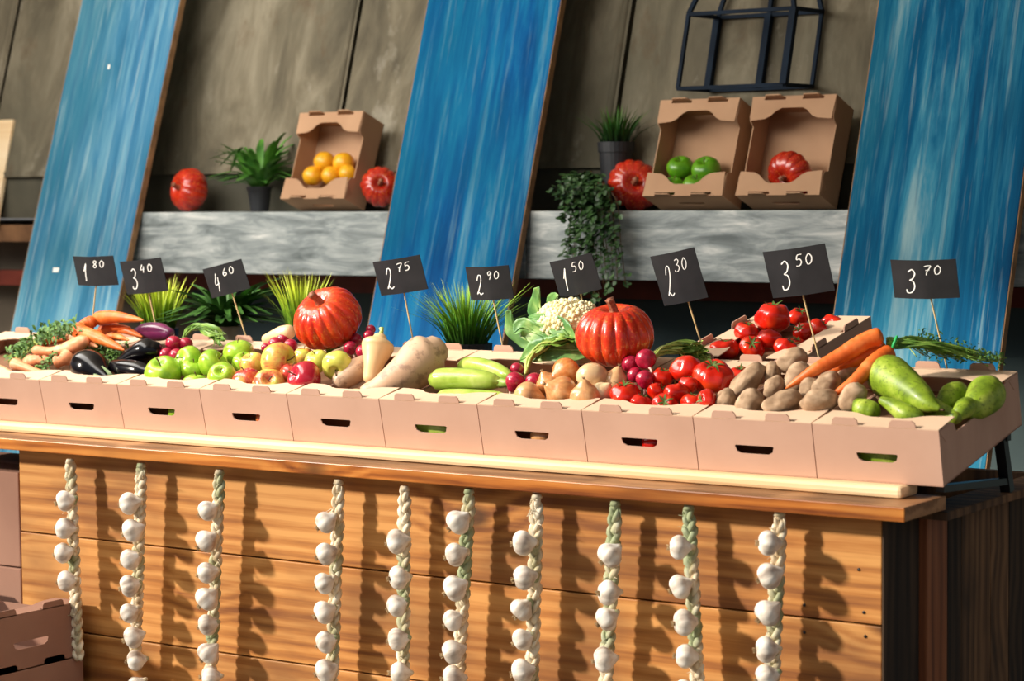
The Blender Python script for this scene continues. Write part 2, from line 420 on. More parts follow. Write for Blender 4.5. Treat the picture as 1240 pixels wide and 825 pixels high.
# concrete wall that leans back above the shelf: panels with slanting joints between them
XJ = at(790, 100, 2.05).x
xs = [-6.2, -4.6, -2.95, XJ, -.75, 1.2]
b = MB(); M_ = MB()
Z0, Z1, Y0 = 1.575, 3.0, 1.80
for i in range(len(xs)-1):
    g_ = .008
    a0, a1 = xs[i]+g_, xs[i+1]-g_
    n, k = 8, 14; rows = []
    for r in range(k+1):
        z = lerp(Z0, Z1, r/k); rows.append([V((lerp(a0, a1, j/n), Y0+(z-Z0)*LT, z)) for j in range(n+1)])
    b.grid(rows)
b.box((-6.2, 1.83, 1.45), (1.2, 1.86, 1.6))
b2 = MB(); b2.add([(-6.3, Y0+.03, Z0), (1.3, Y0+.03, Z0), (1.3, Y0+.03+(Z1-Z0)*LT, Z1), (-6.3, Y0+.03+(Z1-Z0)*LT, Z1)], [(0,1,2,3)])
b.add(b2.v, b2.f)
struct('wall_back', b, MT['wall'])
b = MB()
for x in xs[1:-1]:      # rounded batten beside every joint
    b.tube([(x-.03, Y0+.005, Z0), (x-.03, Y0+.005+(Z1-Z0)*LT, Z1)], .014, 8)
struct('trim_1', b, MT['wall'], True)
S('trim_2', (-6.2, 1.815, 1.41), (1.2, 2.0, 1.56), 'band')
S('trim_3', (-6.2, 1.795, 1.5605), (1.2, 1.83, 1.58), 'wall')
S('wall_lower', (-3.7, 1.93, 0), (1.2, 2.06, 1.41), 'wall_low')
S('wall_left', (-6.2, 1.95, 0), (-3.7, 2.06, 1.40), 'wall_left')
S('trim_4', (-6.2, 1.78, 1.325), (-3.72, 1.97, 1.385), 'rust')
S('trim_5', (-6.2, 1.86, 1.16), (1.2, 1.92, 1.215), 'red')

cn = MB(); cn.box((-9.5, -1.37, 2.9), (4, 2.7, 2.92)); struct('added_sunshade', cn, MT['canvas'])  # unseen canopy, added to keep the sun off the wall and shelf
# shelf: whitewashed front boards, dark top
t = thing('wall_shelf', (-1.6, 1.55, 1.232), 'long whitewashed wooden shelf along the concrete wall behind the stall', 'shelf')
o3 = V((-1.6, 1.55, 1.232))
for x0, x1 in ((-3.62, -2.02), (-2.015, .6)):
    b = MB(); b.box((x0-o3.x, 0, 0), (x1-o3.x, .035, .2)); bevel(b.build('front_board', MT['shelf'], t, False))
b = MB(); b.box((-3.62-o3.x, .035, .168), (.6-o3.x, .262, .1995)); b.build('shelf_top', MT['shelf'], t, False)
for x in (-3.55, -2.6, -1.5, -.5, .5):
    b = MB(); b.box((x-o3.x, .035, .0), (x-o3.x+.04, .26, .166)); b.build('bracket', MT['dark3'], t, False)

# leaning blue planks
PL = math.radians(18)
def plank(xl, xr, mat, label, extra=None):
    L = 3.15; y0 = 1.518 - math.tan(PL)*1.432
    M = Matrix.Rotation(-PL, 4, 'X'); t = thing('leaning_plank', (xl, y0, 0.0), label, 'plank')
    t.rotation_euler = (-PL, 0, 0)
    w = xr-xl; b = MB(); b.box((0, 0, .01), (w, .026, L)); bevel(b.build('painted_board', MT[mat], t, False), .002)
    b = MB(); b.box((w+.0002, .001, .012), (w+.0025, .026, L-.002)); b.build('raw_edge', MT['rawedge'], t, False)
    b = MB(); b.box((-.0025, .001, .012), (-.0002, .026, L-.002)); b.build('raw_edge', MT['rawedge'], t, False)
    return t
p1 = plank(-4.045, -3.571, 'blue1', 'pale blue painted plank leaning on the wall, leftmost of three')
p2 = plank(-2.503, -2.000, 'blue2', 'strong blue painted plank leaning between the two whitewashed shelf boards')
p3 = plank(-.945, -.465, 'blue3', 'wide teal blue plank leaning on the wall right of the two upright crates')
# ------------------------------------------------------------------ crates
def arc_pts(p, q, r, n=4): return [p]
def crate(name, w, d, h, loc, M, label, group, mats=('card', 'card_flap', 'card_in'), liner=.062, sides_low=.026, low_len=.06, k=.058, cdp=.086, cat='crate', holes=True):
    """open cardboard tray: x across, y to the back, z up; end panels carry tabs and a hand hole"""
    t = thing(name, loc, label, cat, group, M)
    A, Bm, Cm = (MT[m] for m in mats); th = .003; x0 = -w/2; x1 = w/2
    b = MB(); b.box((x0, 0, 0), (x1, d, th)); b.build('bottom_panel', A, t, False)
    tabs = []
    for c in (-.235, .22):
        cx = c*w; tw = .1*w
        tabs += [(cx-tw-.002, h), (cx-tw+.001, h+.0125), (cx-tw+.006, h+.0165), (cx+tw-.006, h+.0165), (cx+tw-.001, h+.0125), (cx+tw+.002, h)]
    outer = [(x0, 0), (x1, 0), (x1, h)] + tabs[::-1] + [(x0, h)]
    hz = h*.44; hw = w*.165
    hole = [(-hw, hz+.008), (-hw+.003, hz+.010), (hw-.003, hz+.010), (hw, hz+.008), (hw-.004, hz-.003), (hw-.014, hz-.008), (-hw+.014, hz-.008), (-hw+.004, hz-.003)]
    loops = [outer] + ([hole] if holes else [])
    b = MB(); b.plate(loops, (0, 0, 0), (1,0,0), (0,0,1), (0,1,0), th); b.build('front_panel', A, t, False)
    b = MB(); b.plate(loops, (0, d-th, 0), (1,0,0), (0,0,1), (0,1,0), th); b.build('back_panel', A, t, False)
    L = sides_low; q = low_len
    prof = [(th, 0), (d-th, 0), (d-th, h-.001), (d-q, h-.001), (d-q-.012, h-.008), (d-q-.02, h-L), (q+.02, h-L), (q+.012, h-.008), (q, h-.001), (th, h-.001)]
    for s in (-1, 1):
        b = MB(); xx = x0 if s < 0 else x1-th
        b.plate([prof], (xx, 0, 0), (0,1,0), (0,0,1), (1,0,0), th); sp = b.build('side_panel', A, t, False)
        for yy, dr in ((.0005, 1), (d-.0005, -1)):     # little folded corner gusset
            b = MB(); e = x0-.0012 if s < 0 else x1+.0004
            b.plate([[(yy, h-.002), (yy+dr*.026, h-.03), (yy+dr*.05, h-.004)]], (e, 0, 0), (0,1,0), (0,0,1), (1,0,0), .0008); b.build('corner_gusset', A, sp, False)
    # rim flaps folded inwards with a wavy inner edge and two slots for the tabs
    inner = [(x1-.004, cdp), (x1-.02*w/.27, cdp-.001)] + [(lerp(x1-.05, x0+.05, i/10), lerp(cdp-.004, k, min(1, sstep(0, .3, i/10), sstep(0, .3, 1-i/10)))) for i in range(11)] + [(x0+.02, cdp-.001), (x0+.004, cdp)]
    ring = [(x0, .0), (x1, .0)] + inner
    sl = []
    for c in (-.235, .22):
        cx = c*w; tw = .1*w+.006
        sl.append([(cx-tw+.002, .0032), (cx+tw+.004, .0032), (cx+tw+.004, .011), (cx-tw+.002, .011)])
    for yy, dr in ((0, 1), (d, -1)):
        b = MB()
        l2 = [[(a, dr*c_) for a, c_ in l] for l in [ring]+sl]
        b.plate(l2, (0, yy, h), (1,0,0), (0,1,0), (0,0,1), .0022); b.build('rim_flap', Bm, t, False)
    if liner:
        b = MB(); b.box((x0+th, .092 if holes else th, liner), (x1-th, d-th, liner+.003)); b.box((x0+th, .092, .0035), (x1-th, .094, liner-.0002)); b.build('liner', Cm, t, False)
    return t
MTRAY = Matrix((V((1,0,0)), V((0,CT,ST)), V((0,-ST,CT)))).transposed()
H = .113
names = {0: 'holding large green pears, last crate on the right', 1: 'holding potatoes, between the tomato and pear crates', 2: 'holding big ribbed tomatoes under the 2.30 tag', 3: 'holding brown onions below the large ribbed pumpkin',
 4: 'holding pale green courgettes', 5: 'holding butternut squashes, between apples and courgettes', 6: 'holding red and yellow apples', 7: 'holding green apples', 8: 'holding dark aubergines', 9: 'holding carrots at the left end of the stall', 10: 'cut off by the left edge of the view, with carrot tips'}
crates = {}
src = None
for k in range(11):
    lab = 'open cardboard crate ' + names[k]
    if src is None:
        src = crate('cardboard_crate', W-.002, .40, H, T(-(k+.5)*W, 0, 0), MTRAY, lab, 'cardboard crates in the front row of the stall'); o = src
    else:
        o = copy_tree(src); o['label'] = lab
        mm = MTRAY.to_4x4(); mm.translation = T(-(k+.5)*W, 0, 0); o.matrix_world = mm
    crates[k] = o
# raised crate of tomatoes behind, turned a quarter
R90 = Matrix.Rotation(PI/2, 3, 'Z')
XT0, XT1 = -.793, -.503; TT0 = .412; TD = .36
crate('cardboard_crate', TD, XT1-XT0, H, T(XT1, TT0+TD/2, .004), MTRAY @ R90, 'cardboard crate of glossy tomatoes standing behind the front row under the 3.50 tag', None, liner=.07)
# upright crates on the shelf
def upright(px, py, yaw, label, Y=1.575, lean=21, L=.297, w=.262):
    P = at(px, py, Y); P.z = 1.4325
    c, s_ = math.cos(math.radians(lean)), math.sin(math.radians(lean))
    # local x across, local y (depth of tray) -> up the leaning back, local z (opening) -> towards the viewer
    M = Matrix((V((1,0,0)), V((0,s_,c)), V((0,-c,s_)))).transposed()
    M = Matrix.Rotation(math.radians(yaw), 3, 'Z') @ M
    P = P + V((0, .113*c, 0)); P.z += .0005
    t = crate('cardboard_crate', w, L, .113, P, M, label, 'upright crates on the shelf', ('card_old', 'card_old', 'card_old'), liner=0, k=.036, cdp=.072)
    return t, M, P
sh1 = upright(378, 252, 0, 'upright cardboard crate with yellow oranges leaning on the wall shelf')
sh2 = upright(826, 256, 0, 'upright cardboard crate with green apples on the shelf, left one of a pair')
sh3 = upright(941, 256, 0, 'upright cardboard crate holding a small pumpkin, right one of a pair')

# ------------------------------------------------------------------ stall
XL, XR = -2.47, -.10
t = thing('market_stall', (-1.3, .3, 0), 'long market stall counter clad in stained horizontal boards', 'market stall'); o3 = V((-1.3, .3, 0))
def part(name, lo, hi, mat, bev=.002, parent=t):
    b = MB(); c = [(lo[i]+hi[i])/2 for i in range(3)]; hh = [(hi[i]-lo[i])/2 for i in range(3)]
    b.box([-x for x in hh], hh); o = b.build(name, MT[mat], parent, False); o.location = V(c)-o3
    if bev: bevel(o, bev)
    return o
for z0, z1 in ((.652, .866), (.415, .6485), (.178, .4115), (.0, .1745)):
    part('front_board', (XL, -.06, z0), (XR-.002, -.035, z1), 'stall')
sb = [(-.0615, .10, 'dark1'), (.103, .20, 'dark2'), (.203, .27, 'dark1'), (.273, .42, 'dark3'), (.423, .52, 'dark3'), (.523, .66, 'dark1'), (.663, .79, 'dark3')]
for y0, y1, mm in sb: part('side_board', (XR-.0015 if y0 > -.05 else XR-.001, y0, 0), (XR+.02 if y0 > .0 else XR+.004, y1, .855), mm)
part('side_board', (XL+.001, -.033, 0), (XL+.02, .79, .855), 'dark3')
part('back_board', (XL+.02, .77, 0), (XR-.003, .79, .855), 'dark3')
part('countertop', (-2.9, -.128, .8672), (-.022, .06, .8948), 'top')
part('front_edge', (-2.9, -.133, .8668), (-.021, -.1285, .8945), 'lip')
part('rear_deck', (-2.9, .062, .845), (-.36, .80, .862), 'dark3')
part('side_rail', (-.105, .062, .845), (-.02, .80, .862), 'dark3')
rl = part('crate_rail', (-2.95, -.036, .8952), (-.072, .045, .9195), 'rail', .008)
# screws heads on the boards
b = MB()
for px, py in ((974, 733), (1046, 742), (974, 766), (1048, 771), (1040, 690)):
    P = at(px, py, -.0605); b.tube([P-o3, P-o3+V((0,-.0015,0))], [.0035, .003], 10)
b.build('screw_heads', MT['black'], t)
# metal rack under the crates
t2 = thing('crate_rack', (-1.5, .4, .862), 'black steel rack propping up the rear of the crates', 'rack'); oo = V((-1.5, .4, .862))
b = MB()
for y, z, xa_ in ((.372, .981, -2.95), (.405+.34, 1.061, -.84)): b.bar(V((xa_, y, z))-oo, V((-.02 if y < .5 else -.46, y, z))-oo, .018, .018)
b.build('rail', MT['black'], t2, False)
for x in (-2.9, -2.2, -1.5, -.8, -.035):
    b = MB(); b.bar(V((x, .36, .985))-oo, V((x, .40, .863))-oo, .022, .022); b.build('leg', MT['black'], t2, False)
    b = MB(); b.bar(V((x, .06, .908))-oo, V((x, .385, .886))-oo, .014, .018); b.build('brace', MT['black'], t2, False)
for x in (-.82, -.48):
    b = MB(); b.bar(V((x, .745, 1.06))-oo, V((x, .745, .863))-oo, .018, .018); b.build('leg', MT['black'], t2, False)

# crates stacked on the ground
def solid_crates():
    XB = -2.235
    M = Matrix.Rotation(PI/2, 3, 'Z')      # width runs along the stall's depth, front panel faces right
    p = thing('wooden_pallet', (XB-.22, -.25, 0), 'wooden pallet under the stack of cardboard trays', 'pallet')
    for i in range(5):
        bb = MB(); bb.box((-.2+i*.085, -.2, .075), (-.2+i*.085+.065, .16, .093)); bb.build('slat', MT['rawedge'], p, False)
    for y in (-.19, -.03, .12):
        bb = MB(); bb.box((-.2, y, 0), (.2, y+.04, .074)); bb.build('bearer', MT['rawedge'], p, False)
    labs = ['empty cardboard tray at the lower left, topmost of its stack', 'cardboard tray second from the top of the lower left stack', 'cardboard tray under the second one in the lower left stack']
    z = .0935
    for i in (2, 1, 0):
        crate('cardboard_tray', .34, .40, .1345, (XB, -.255, z), M, labs[i], 'trays stacked before the stall', ('card_grey', 'card_grey', 'card_in'), liner=0)
        z += .1349
    for i, (z0, z1, lab) in enumerate(((.30, .555, 'closed cardboard carton beside the left end of the stall, lower of two'), (.5555, .80, 'closed cardboard carton beside the left end of the stall, upper of two'))):
        c = thing('cardboard_carton', (-2.72, .1, z0), lab, 'carton', 'closed cartons left of the stall')
        bb = MB(); bb.box((-.22, -.15, 0), (.235, .15, z1-z0-.003)); bevel(bb.build('carton_body', MT['card_grey'], c, False), .003)
        bb = MB(); bb.box((-.22, -.02, z1-z0-.0029), (.235, .02, z1-z0-.0022)); bb.build('packing_tape', MT['card'], c, False)
    c = thing('wooden_stool', (-2.72, .1, 0), 'low wooden stool under the closed cartons', 'stool')
    bb = MB(); bb.box((-.22, -.15, .27), (.235, .15, .2995)); bb.build('seat', MT['dark3'], c, False)
    for x in (-.2, .18):
        for y in (-.13, .1): bb = MB(); bb.box((x, y, 0), (x+.03, y+.03, .27)); bb.build('leg', MT['dark3'], c, False)
solid_crates()
# pale board at the far left
P = at(2, 240, 1.70)
t3 = thing('pale_board', (P.x-.155, 1.745, 1.386), 'pale raw wooden board at the far left edge by the wall', 'board')
b = MB(); b.box((-.05, 0, 0), (.068, .02, .40)); bevel(b.build('board_face', MT['rail'], t3, False)); t3.rotation_euler = (-.25, 0, 0)
# paper label on the first plank
n_ = V((0, -math.cos(PL), math.sin(PL)))
for px, py, w_, h_ in ((68, 327, .028, .016), (132, 81, .010, .016)):
    d = ray(px, py); o_ = V((0, 1.518-math.tan(PL)*1.432, 0)); P = CAM + d*((o_-CAM).dot(n_)/d.dot(n_)) + n_*.001
    b = MB(); b.box((-w_/2, -.0004, -h_/2), (w_/2, .0004, h_/2)); q = b.build('paper_scrap', MT['paper'], None, False)
    tag(q, 'torn white paper scrap stuck %s on the pale blue plank' % ('low' if py > 200 else 'high'), 'paper'); q.location = P; q.rotation_euler = (-PL, 0, 0)

# hanging wire frame
t4 = thing('wire_frame', (-1.5, 1.97, 1.78), 'dark blue metal wire frame fixed to the wall above the upright crates', 'wire frame'); o4 = V((-1.5, 1.97, 1.78))
zb, zt = 1.783, 2.0; ln = .045; ya, yb = 1.675, 1.848; xa, xb = at(821, 110, ya).x, at(949, 108, ya).x
C0 = {'a': V((xa, ya, zb)), 'b': V((xb, ya, zb)), 'c': V((xa, yb, zb)), 'd': V((xb, yb, zb))}
up = V((0, .064, zt-zb)); C1 = {k: v+up for k, v in C0.items()}; C2 = {k: v+up*2.3 for k, v in C0.items()}
mid = (V(C0['c'])+C0['d'])/2
def bars(name, prs, w_):
    for p, q in prs:
        b = MB(); b.bar(p-o4, q-o4, w_); b.build(name, MT['metal'], t4, False)
for C_ in (C0, C1): bars('ring_bar', [(C_['a'], C_['b']), (C_['b'], C_['d']), (C_['d'], C_['c']), (C_['c'], C_['a'])], .011)
bars('upright', [(C0['a'], C1['a']), (C0['d'], C1['d'])], .011)
bars('upright', [(C0['c'], C1['c']), (mid, mid+up), (C0['b'], C1['b'])], .02)
cen = (C1['a']+C1['d'])/2 + up*2.6
bars('hanging_rod', [(C1[k], lerp(C1[k], cen, .75)) for k in 'abcd'] + [(mid+up, mid+up*3.2)], .012)
bars('wall_hook', [(mid+up*3.2, mid+up*3.2+V((0, .08, 0)))], .02)
# ------------------------------------------------------------------ produce shapes (metres)
def profile_mesh(R, zs, top=(.3, .3), bot=(.2, .3), lobes=(0, 0, 1), cone=0, nz=0, nu=28, nv=18, seed=0, irr=0):
    def fn(d):
        p = math.acos(max(-1, min(1, d.z))); a = math.atan2(d.y, d.x)
        rho = math.sin(p); r = R*(1 + cone*d.z)
        if lobes[0]:
            g = abs(math.sin(a*lobes[0]/2 + seed))**lobes[2]
            r *= 1 + lobes[1]*(g-.6)*rho**.6
        if irr: r *= 1 + irr*math.sin(a*2+seed)*rho + irr*.6*math.sin(a*3+seed*2)*rho
        z = R*zs*(d.z + (cone*.5 if False else 0))
        if d.z > 0: z -= R*top[0]*math.exp(-(rho/top[1])**2)
        else: z += R*bot[0]*math.exp(-(rho/bot[1])**2)
        v = V((r*rho*math.cos(a), r*rho*math.sin(a), z))
        if nz: v += d*R*nz*noise.noise(d*1.6+V((seed*7, seed, 3)))
        return v
    b = MB(); b.sphere(fn, nu, nv); mx_ = max(math.hypot(v[0], v[1]) for v in b.v)
    k_ = 1.03*R/mx_; b.v = [(v[0]*k_, v[1]*k_, v[2]) for v in b.v]; return b
def stem_mb(R, z0, L, bend=.3, r=.0016):
    b = MB(); b.tube(catmull([(0, 0, z0), (bend*L*.3, 0, z0+L*.6), (bend*L, 0, z0+L)], 3), [r, r*.9, r*.85, r*.9, r, r*1.2, r*1.3], 6); return b
def calyx_mb(R, z0, n=5, L=.022, w=.0045, lift=.3, seed=1):
    b = MB(); rr = random.Random(seed)
    for i in range(n):
        a = 2*PI*i/n + rr.uniform(-.2, .2); c, s_ = math.cos(a), math.sin(a); l = L*rr.uniform(.75, 1.15)
        b.leaf([(0, 0, z0), (c*l*.5, s_*l*.5, z0+l*lift), (c*l, s_*l, z0+l*rr.uniform(-.05, .6))], lambda t: w*math.sin(PI*min(1, t*.85+.12)), (0,0,1), .2, 0, 1, rr)
    b.tube([(0,0,z0-.002), (.001,0,z0+.006), (.003,.001,z0+.012)], [.0022, .0018, .0024], 6)
    return b
PROTO = {}
def proto(kind):
    """meshes of one kind, built once: list of (part name, mesh)"""
    if kind in PROTO: return PROTO[kind]
    L = []
    def put(nm, b, mat): 
        o = b.build(nm, MT[mat]); L.append((nm, o.data)); bpy.data.objects.remove(o)
    if kind.startswith('apple'):
        put('flesh', profile_mesh(.5, .87, (.36, .26), (.26, .22), (5, .05, 1), .07, .03, seed=len(kind)), kind)
        put('stem', stem_mb(1, .24, .26, .35, .02), 'stem')
    elif kind.startswith('tomato'):
        n = {'tomato': 6, 'tomato_b': 8, 'tomato_c': 5, 'tomato_d': 4}[kind]
        amp = {'tomato': .07, 'tomato_b': .10, 'tomato_c': .025, 'tomato_d': .10}[kind]
        put('flesh', profile_mesh(.5, .76 if kind != 'tomato_d' else .8, (.24, .34), (.14, .3), (n, amp, .7), 0, .12, 36, 20, seed=n, irr=.07), 'tomato')
        put('calyx', calyx_mb(.5, .27, 6, .30, .035, .25, n), 'calyx')
    elif kind.startswith('pumpkin'):
        n = 17 if kind != 'pumpkin_b' else 14
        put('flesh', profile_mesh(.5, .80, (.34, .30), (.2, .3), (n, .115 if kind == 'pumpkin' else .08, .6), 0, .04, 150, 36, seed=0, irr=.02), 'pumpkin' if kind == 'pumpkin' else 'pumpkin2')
        b = MB(); P = catmull([(0,0,.2), (.0,.0,.30), (-.02,.01,.38), (-.05,.02,.46)], 3)
        b.tube(P, [.085, .07, .06, .052, .048, .046, .045, .046, .05, .054][:len(P)], 16, True, lambda t, a: 1+.22*math.cos(a*5)); put('stem', b, 'pstem')
    elif kind == 'onion':
        def fn(d):
            rho = math.hypot(d.x, d.y); z = d.z*.44
            if d.z > .8: z += .16*((d.z-.8)/.2)**2.2
            if d.z < -.9: z -= .03*((-d.z-.9)/.1)
            a = math.atan2(d.y, d.x); r = .5*(1+.012*math.sin(a*7)+.02*math.sin(a*3+1))
            return V((d.x*r, d.y*r, z))
        b = MB(); b.sphere(fn, 28, 26); put('bulb', b, 'onion')
        b = MB()
        for i in range(7):
            a = i*.9; b.tube([(0,0,.52), (.02*math.cos(a), .02*math.sin(a), .60), (.06*math.cos(a), .06*math.sin(a), .68)], [.03, .016, .005], 5)
        put('dry_neck', b, 'dry')
        b = MB()
        for i in range(14):
            a = i*2.4; b.tube([(.03*math.cos(a), .03*math.sin(a), -.44), (.07*math.cos(a), .07*math.sin(a), -.50)], [.008, .003], 4)
        put('roots', b, 'dry')
    elif kind.startswith('potato'):
        sd = {'potato': 1, 'potato_b': 4, 'potato_c': 9}[kind]
        def fn(d):
            v = V((d.x*.5, d.y*.39, d.z*.36)); q = d*1.3+V((sd*3.1, sd, 0))
            return v*(1+.22*noise.noise(q)+.05*noise.noise(q*3)) + V((0, .06*math.sin(d.x*2), 0))
        b = MB(); b.sphere(lambda d: fn(d), 26, 20); put('tuber', b, 'potato')
    elif kind == 'orange':
        put('peel', profile_mesh(.5, .94, (.05, .15), (.03, .1), (0, 0, 1), 0, .03, seed=3), 'orange')
        b = MB(); b.sphere(lambda d: V((d.x*.04, d.y*.04, .42+d.z*.02)), 8, 5); put('button', b, 'calyx')
    elif kind == 'radish':
        def fn(d):
            z = d.z*.46
            if d.z < -.8: z -= .14*((-d.z-.8)/.2)**2
            return V((d.x*.5, d.y*.5, z))
        b = MB(); b.sphere(fn, 20, 16); put('bulb', b, 'radish')
        b = MB(); P = catmull([(0,0,-.5), (.05,0,-.8), (-.1,.1,-1.3), (.05,.25,-1.9)], 4)
        b.tube(P, [.07*(1-i/len(P))**1.3+.008 for i in range(len(P))], 6); put('tap_root', b, 'root')
    PROTO[kind] = L; return L
def put_kind(kind, name, px, py, dpx, Y, ax, label, cat, group=None, sq=(1,1,1), tint=None, spin=None, parent=None, world=None):
    """a piece of produce dpx pixels across with its stem axis along ax=(right, up, towards viewer)"""
    P = world or at(px, py, Y); D = dpx*mpp(P)
    z = dirv(*ax); x = z.orthogonal().normalized(); M = Matrix((x, z.cross(x), z)).transposed()
    M = M @ Matrix.Rotation(spin if spin is not None else rnd.uniform(0, 6.28), 3, 'Z') @ Matrix.Diagonal(V(sq)*D)
    pr = proto(kind)
    t = bpy.data.objects.new(name, None if parent is None else pr[0][1]); COL.objects.link(t); t.empty_display_size = .3
    mm = M.to_4x4(); mm.translation = P; t.matrix_world = mm
    t['label'] = label; t['category'] = cat
    if group: t['group'] = group
    for nm, me in pr:
        o = bpy.data.objects.new(nm, me); COL.objects.link(o); o.parent = t
        if tint is not None: o.color = (1, 1, 1, tint)
        if nm in ('flesh', 'bulb', 'tuber', 'peel'): pass
    return t

def long_thing(name, pts, tab, label, cat, mat, part='body', group=None, n=18, steps=10, dent=None, ring=0, lump=0):
    """body swept along pixel points (x, y, Y); tab gives (t, radius px) along the length"""
    W_ = [at(*p) for p in pts]; P = catmull(W_, steps); k = len(P)
    c = sum(W_, V())/len(W_); R = []; s_ = mpp(c); sd_ = rnd.random()*50
    for i in range(k):
        t = i/(k-1); r = interp(tab, t)*s_
        if ring: r *= 1 + ring*noise.noise(V((t*40+sd_, sd_, 0)))
        if lump: r *= 1 + lump*noise.noise(V((t*5+sd_, sd_, 2)))
        R.append(max(r, .0003))
    # finer rounded ends
    def capend(P, R, at_end):
        p, q = (P[-1], P[-2]) if at_end else (P[0], P[1]); r = R[-1] if at_end else R[0]
        d = (p-q).normalized(); out = []
        for a in (30, 60, 82): out.append((p + d*(r*.75*math.sin(math.radians(a))), r*math.cos(math.radians(a))))
        return out
    e0, e1 = capend(P, R, False), capend(P, R, True)
    P = [x for x, _ in e0[::-1]] + P + [x for x, _ in e1]; R = [x for _, x in e0[::-1]] + R + [x for _, x in e1]
    b = MB(); b.tube(P, R, n, True, dent)
    t = thing(name, c, label, cat, group)
    b.v = [tuple(V(v)-c) for v in b.v]; b.build(part, MT[mat], t)
    t['_c'] = 0; del t['_c']
    return t, c, W_

# ---- apples
G_ = 'loose green apples in their crate'
for px, py, d, Y, ax, lab in [
 (197.5,452.5,46,.085,(-.15,.75,.6),'large green apple at the front left corner of its crate'),
 (229,437,37,.15,(-.7,.35,.6),'green apple with its stem hollow facing left'),
 (233,449,30,.13,(.2,.9,.2),'green apple half hidden in the middle of the green pile'),
 (257,441,37,.14,(.7,.5,.3),'yellowish green apple in the middle, stem to the right'),
 (237,467,33,.075,(.1,1,.1),'green apple sunk low at the front rim, second from left'),
 (269,456,36,.08,(-.1,.55,.8),'green apple with its hollow facing forward, front right of the green pile'),
 (289,428,38,.22,(-.1,.9,.2),'topmost green apple at the back of the pile'),
 (296,440,30,.19,(.1,.8,.5),'small green apple below the topmost one at the right'),
 (212,436,26,.21,(0,1,0),'green apple tucked under the radishes')]:
    put_kind('apple_green', 'green_apple', px, py, d, Y, ax, lab, 'apple', G_)
G_ = 'red and yellow apples in their crate'
for px, py, d, Y, ax, tint, lab in [
 (299,461,36,.09,(-.2,.9,.2),.62,'red blushed apple at the left of the red apples'),
 (306,441,32,.16,(-.3,.8,.4),.44,'yellow and pink apple behind the left red one'),
 (337,438,48,.13,(.85,.1,.5),.40,'large yellow apple striped with red, resting on top of the pile'),
 (326,467,42,.075,(.05,.5,.85),.45,'pink and yellow apple with its stem hollow facing the viewer'),
 (369,459,45,.08,(-.75,.35,.5),.72,'deep red apple at the front right of the pile'),
 (368,432,26,.24,(0,1,.1),.5,'orange red apple peeping out behind the large striped one'),
 (409,443,39,.13,(-.15,-.45,.85),.16,'yellow green apple showing its blossom end, under the pumpkin'),
 (384,438,32,.17,(-.2,.8,.4),.2,'yellow green apple behind, left of the similar front one'),
 (352,452,28,.12,(.2,.9,.2),.5,'blushed apple hidden low between the striped and the deep red one')]:
    put_kind('apple_red', 'red_apple', px, py, d, Y, ax, lab, 'apple', G_, tint=tint)
# ---- tomatoes in the front crate
G_ = 'ribbed tomatoes in the front crate'
for kd, px, py, d, Y, ax, sq, lab in [
 ('tomato',757,478,45,.09,(-.1,.95,.25),(1,1,.9),'large red tomato with green calyx at the front left of its crate'),
 ('tomato_d',831,447,44,.19,(.1,.9,-.35),(1,.8,1),'red tomato cleft in two lobes on top of the pile'),
 ('tomato_c',802,457,30,.17,(.2,.9,.3),(1,1,1),'red tomato behind the small one, right of the radishes'),
 ('tomato_c',796,475,27,.12,(.6,.5,.3),(1,1,1),'small tomato in the second row with calyx to the right'),
 ('tomato',819,477,34,.10,(-.1,.95,-.2),(1,1,1),'tomato in the centre of the front crate'),
 ('tomato_b',863,457,58,.17,(-.05,.9,.42),(1,1,.95),'biggest ribbed tomato of the front crate, calyx on top'),
 ('tomato_c',856,485,30,.07,(-.9,.15,.4),(1,1,1),'small round tomato lying with its calyx to the left at the front right'),
 ('tomato',806,491,36,.06,(-.2,.5,.85),(1,1,.9),'tomato sunk low at the front rim with its calyx facing forward'),
 ('tomato_c',777,489,29,.065,(.3,.9,.1),(1,1,1),'low tomato at the front rim beside the large left one'),
 ('tomato_c',896,455,30,.27,(0,.9,.4),(1,1,1),'shaded tomato at the back right corner of the front crate'),
 ('tomato_c',889,470,28,.20,(.2,.9,.3),(1,1,1),'tomato wedged between the biggest one and the potatoes'),
 ('tomato_c',834,466,28,.13,(0,1,0),(1,1,1),'tomato under the cleft one'),
 ('tomato',838,488,30,.075,(.1,.9,.1),(1,1,1),'tomato low in front between the two with visible calyx')]:
    put_kind(kd, 'tomato', px, py, d, Y, ax, lab, 'tomato', G_, sq)
G_ = 'glossy tomatoes in the rear crate'
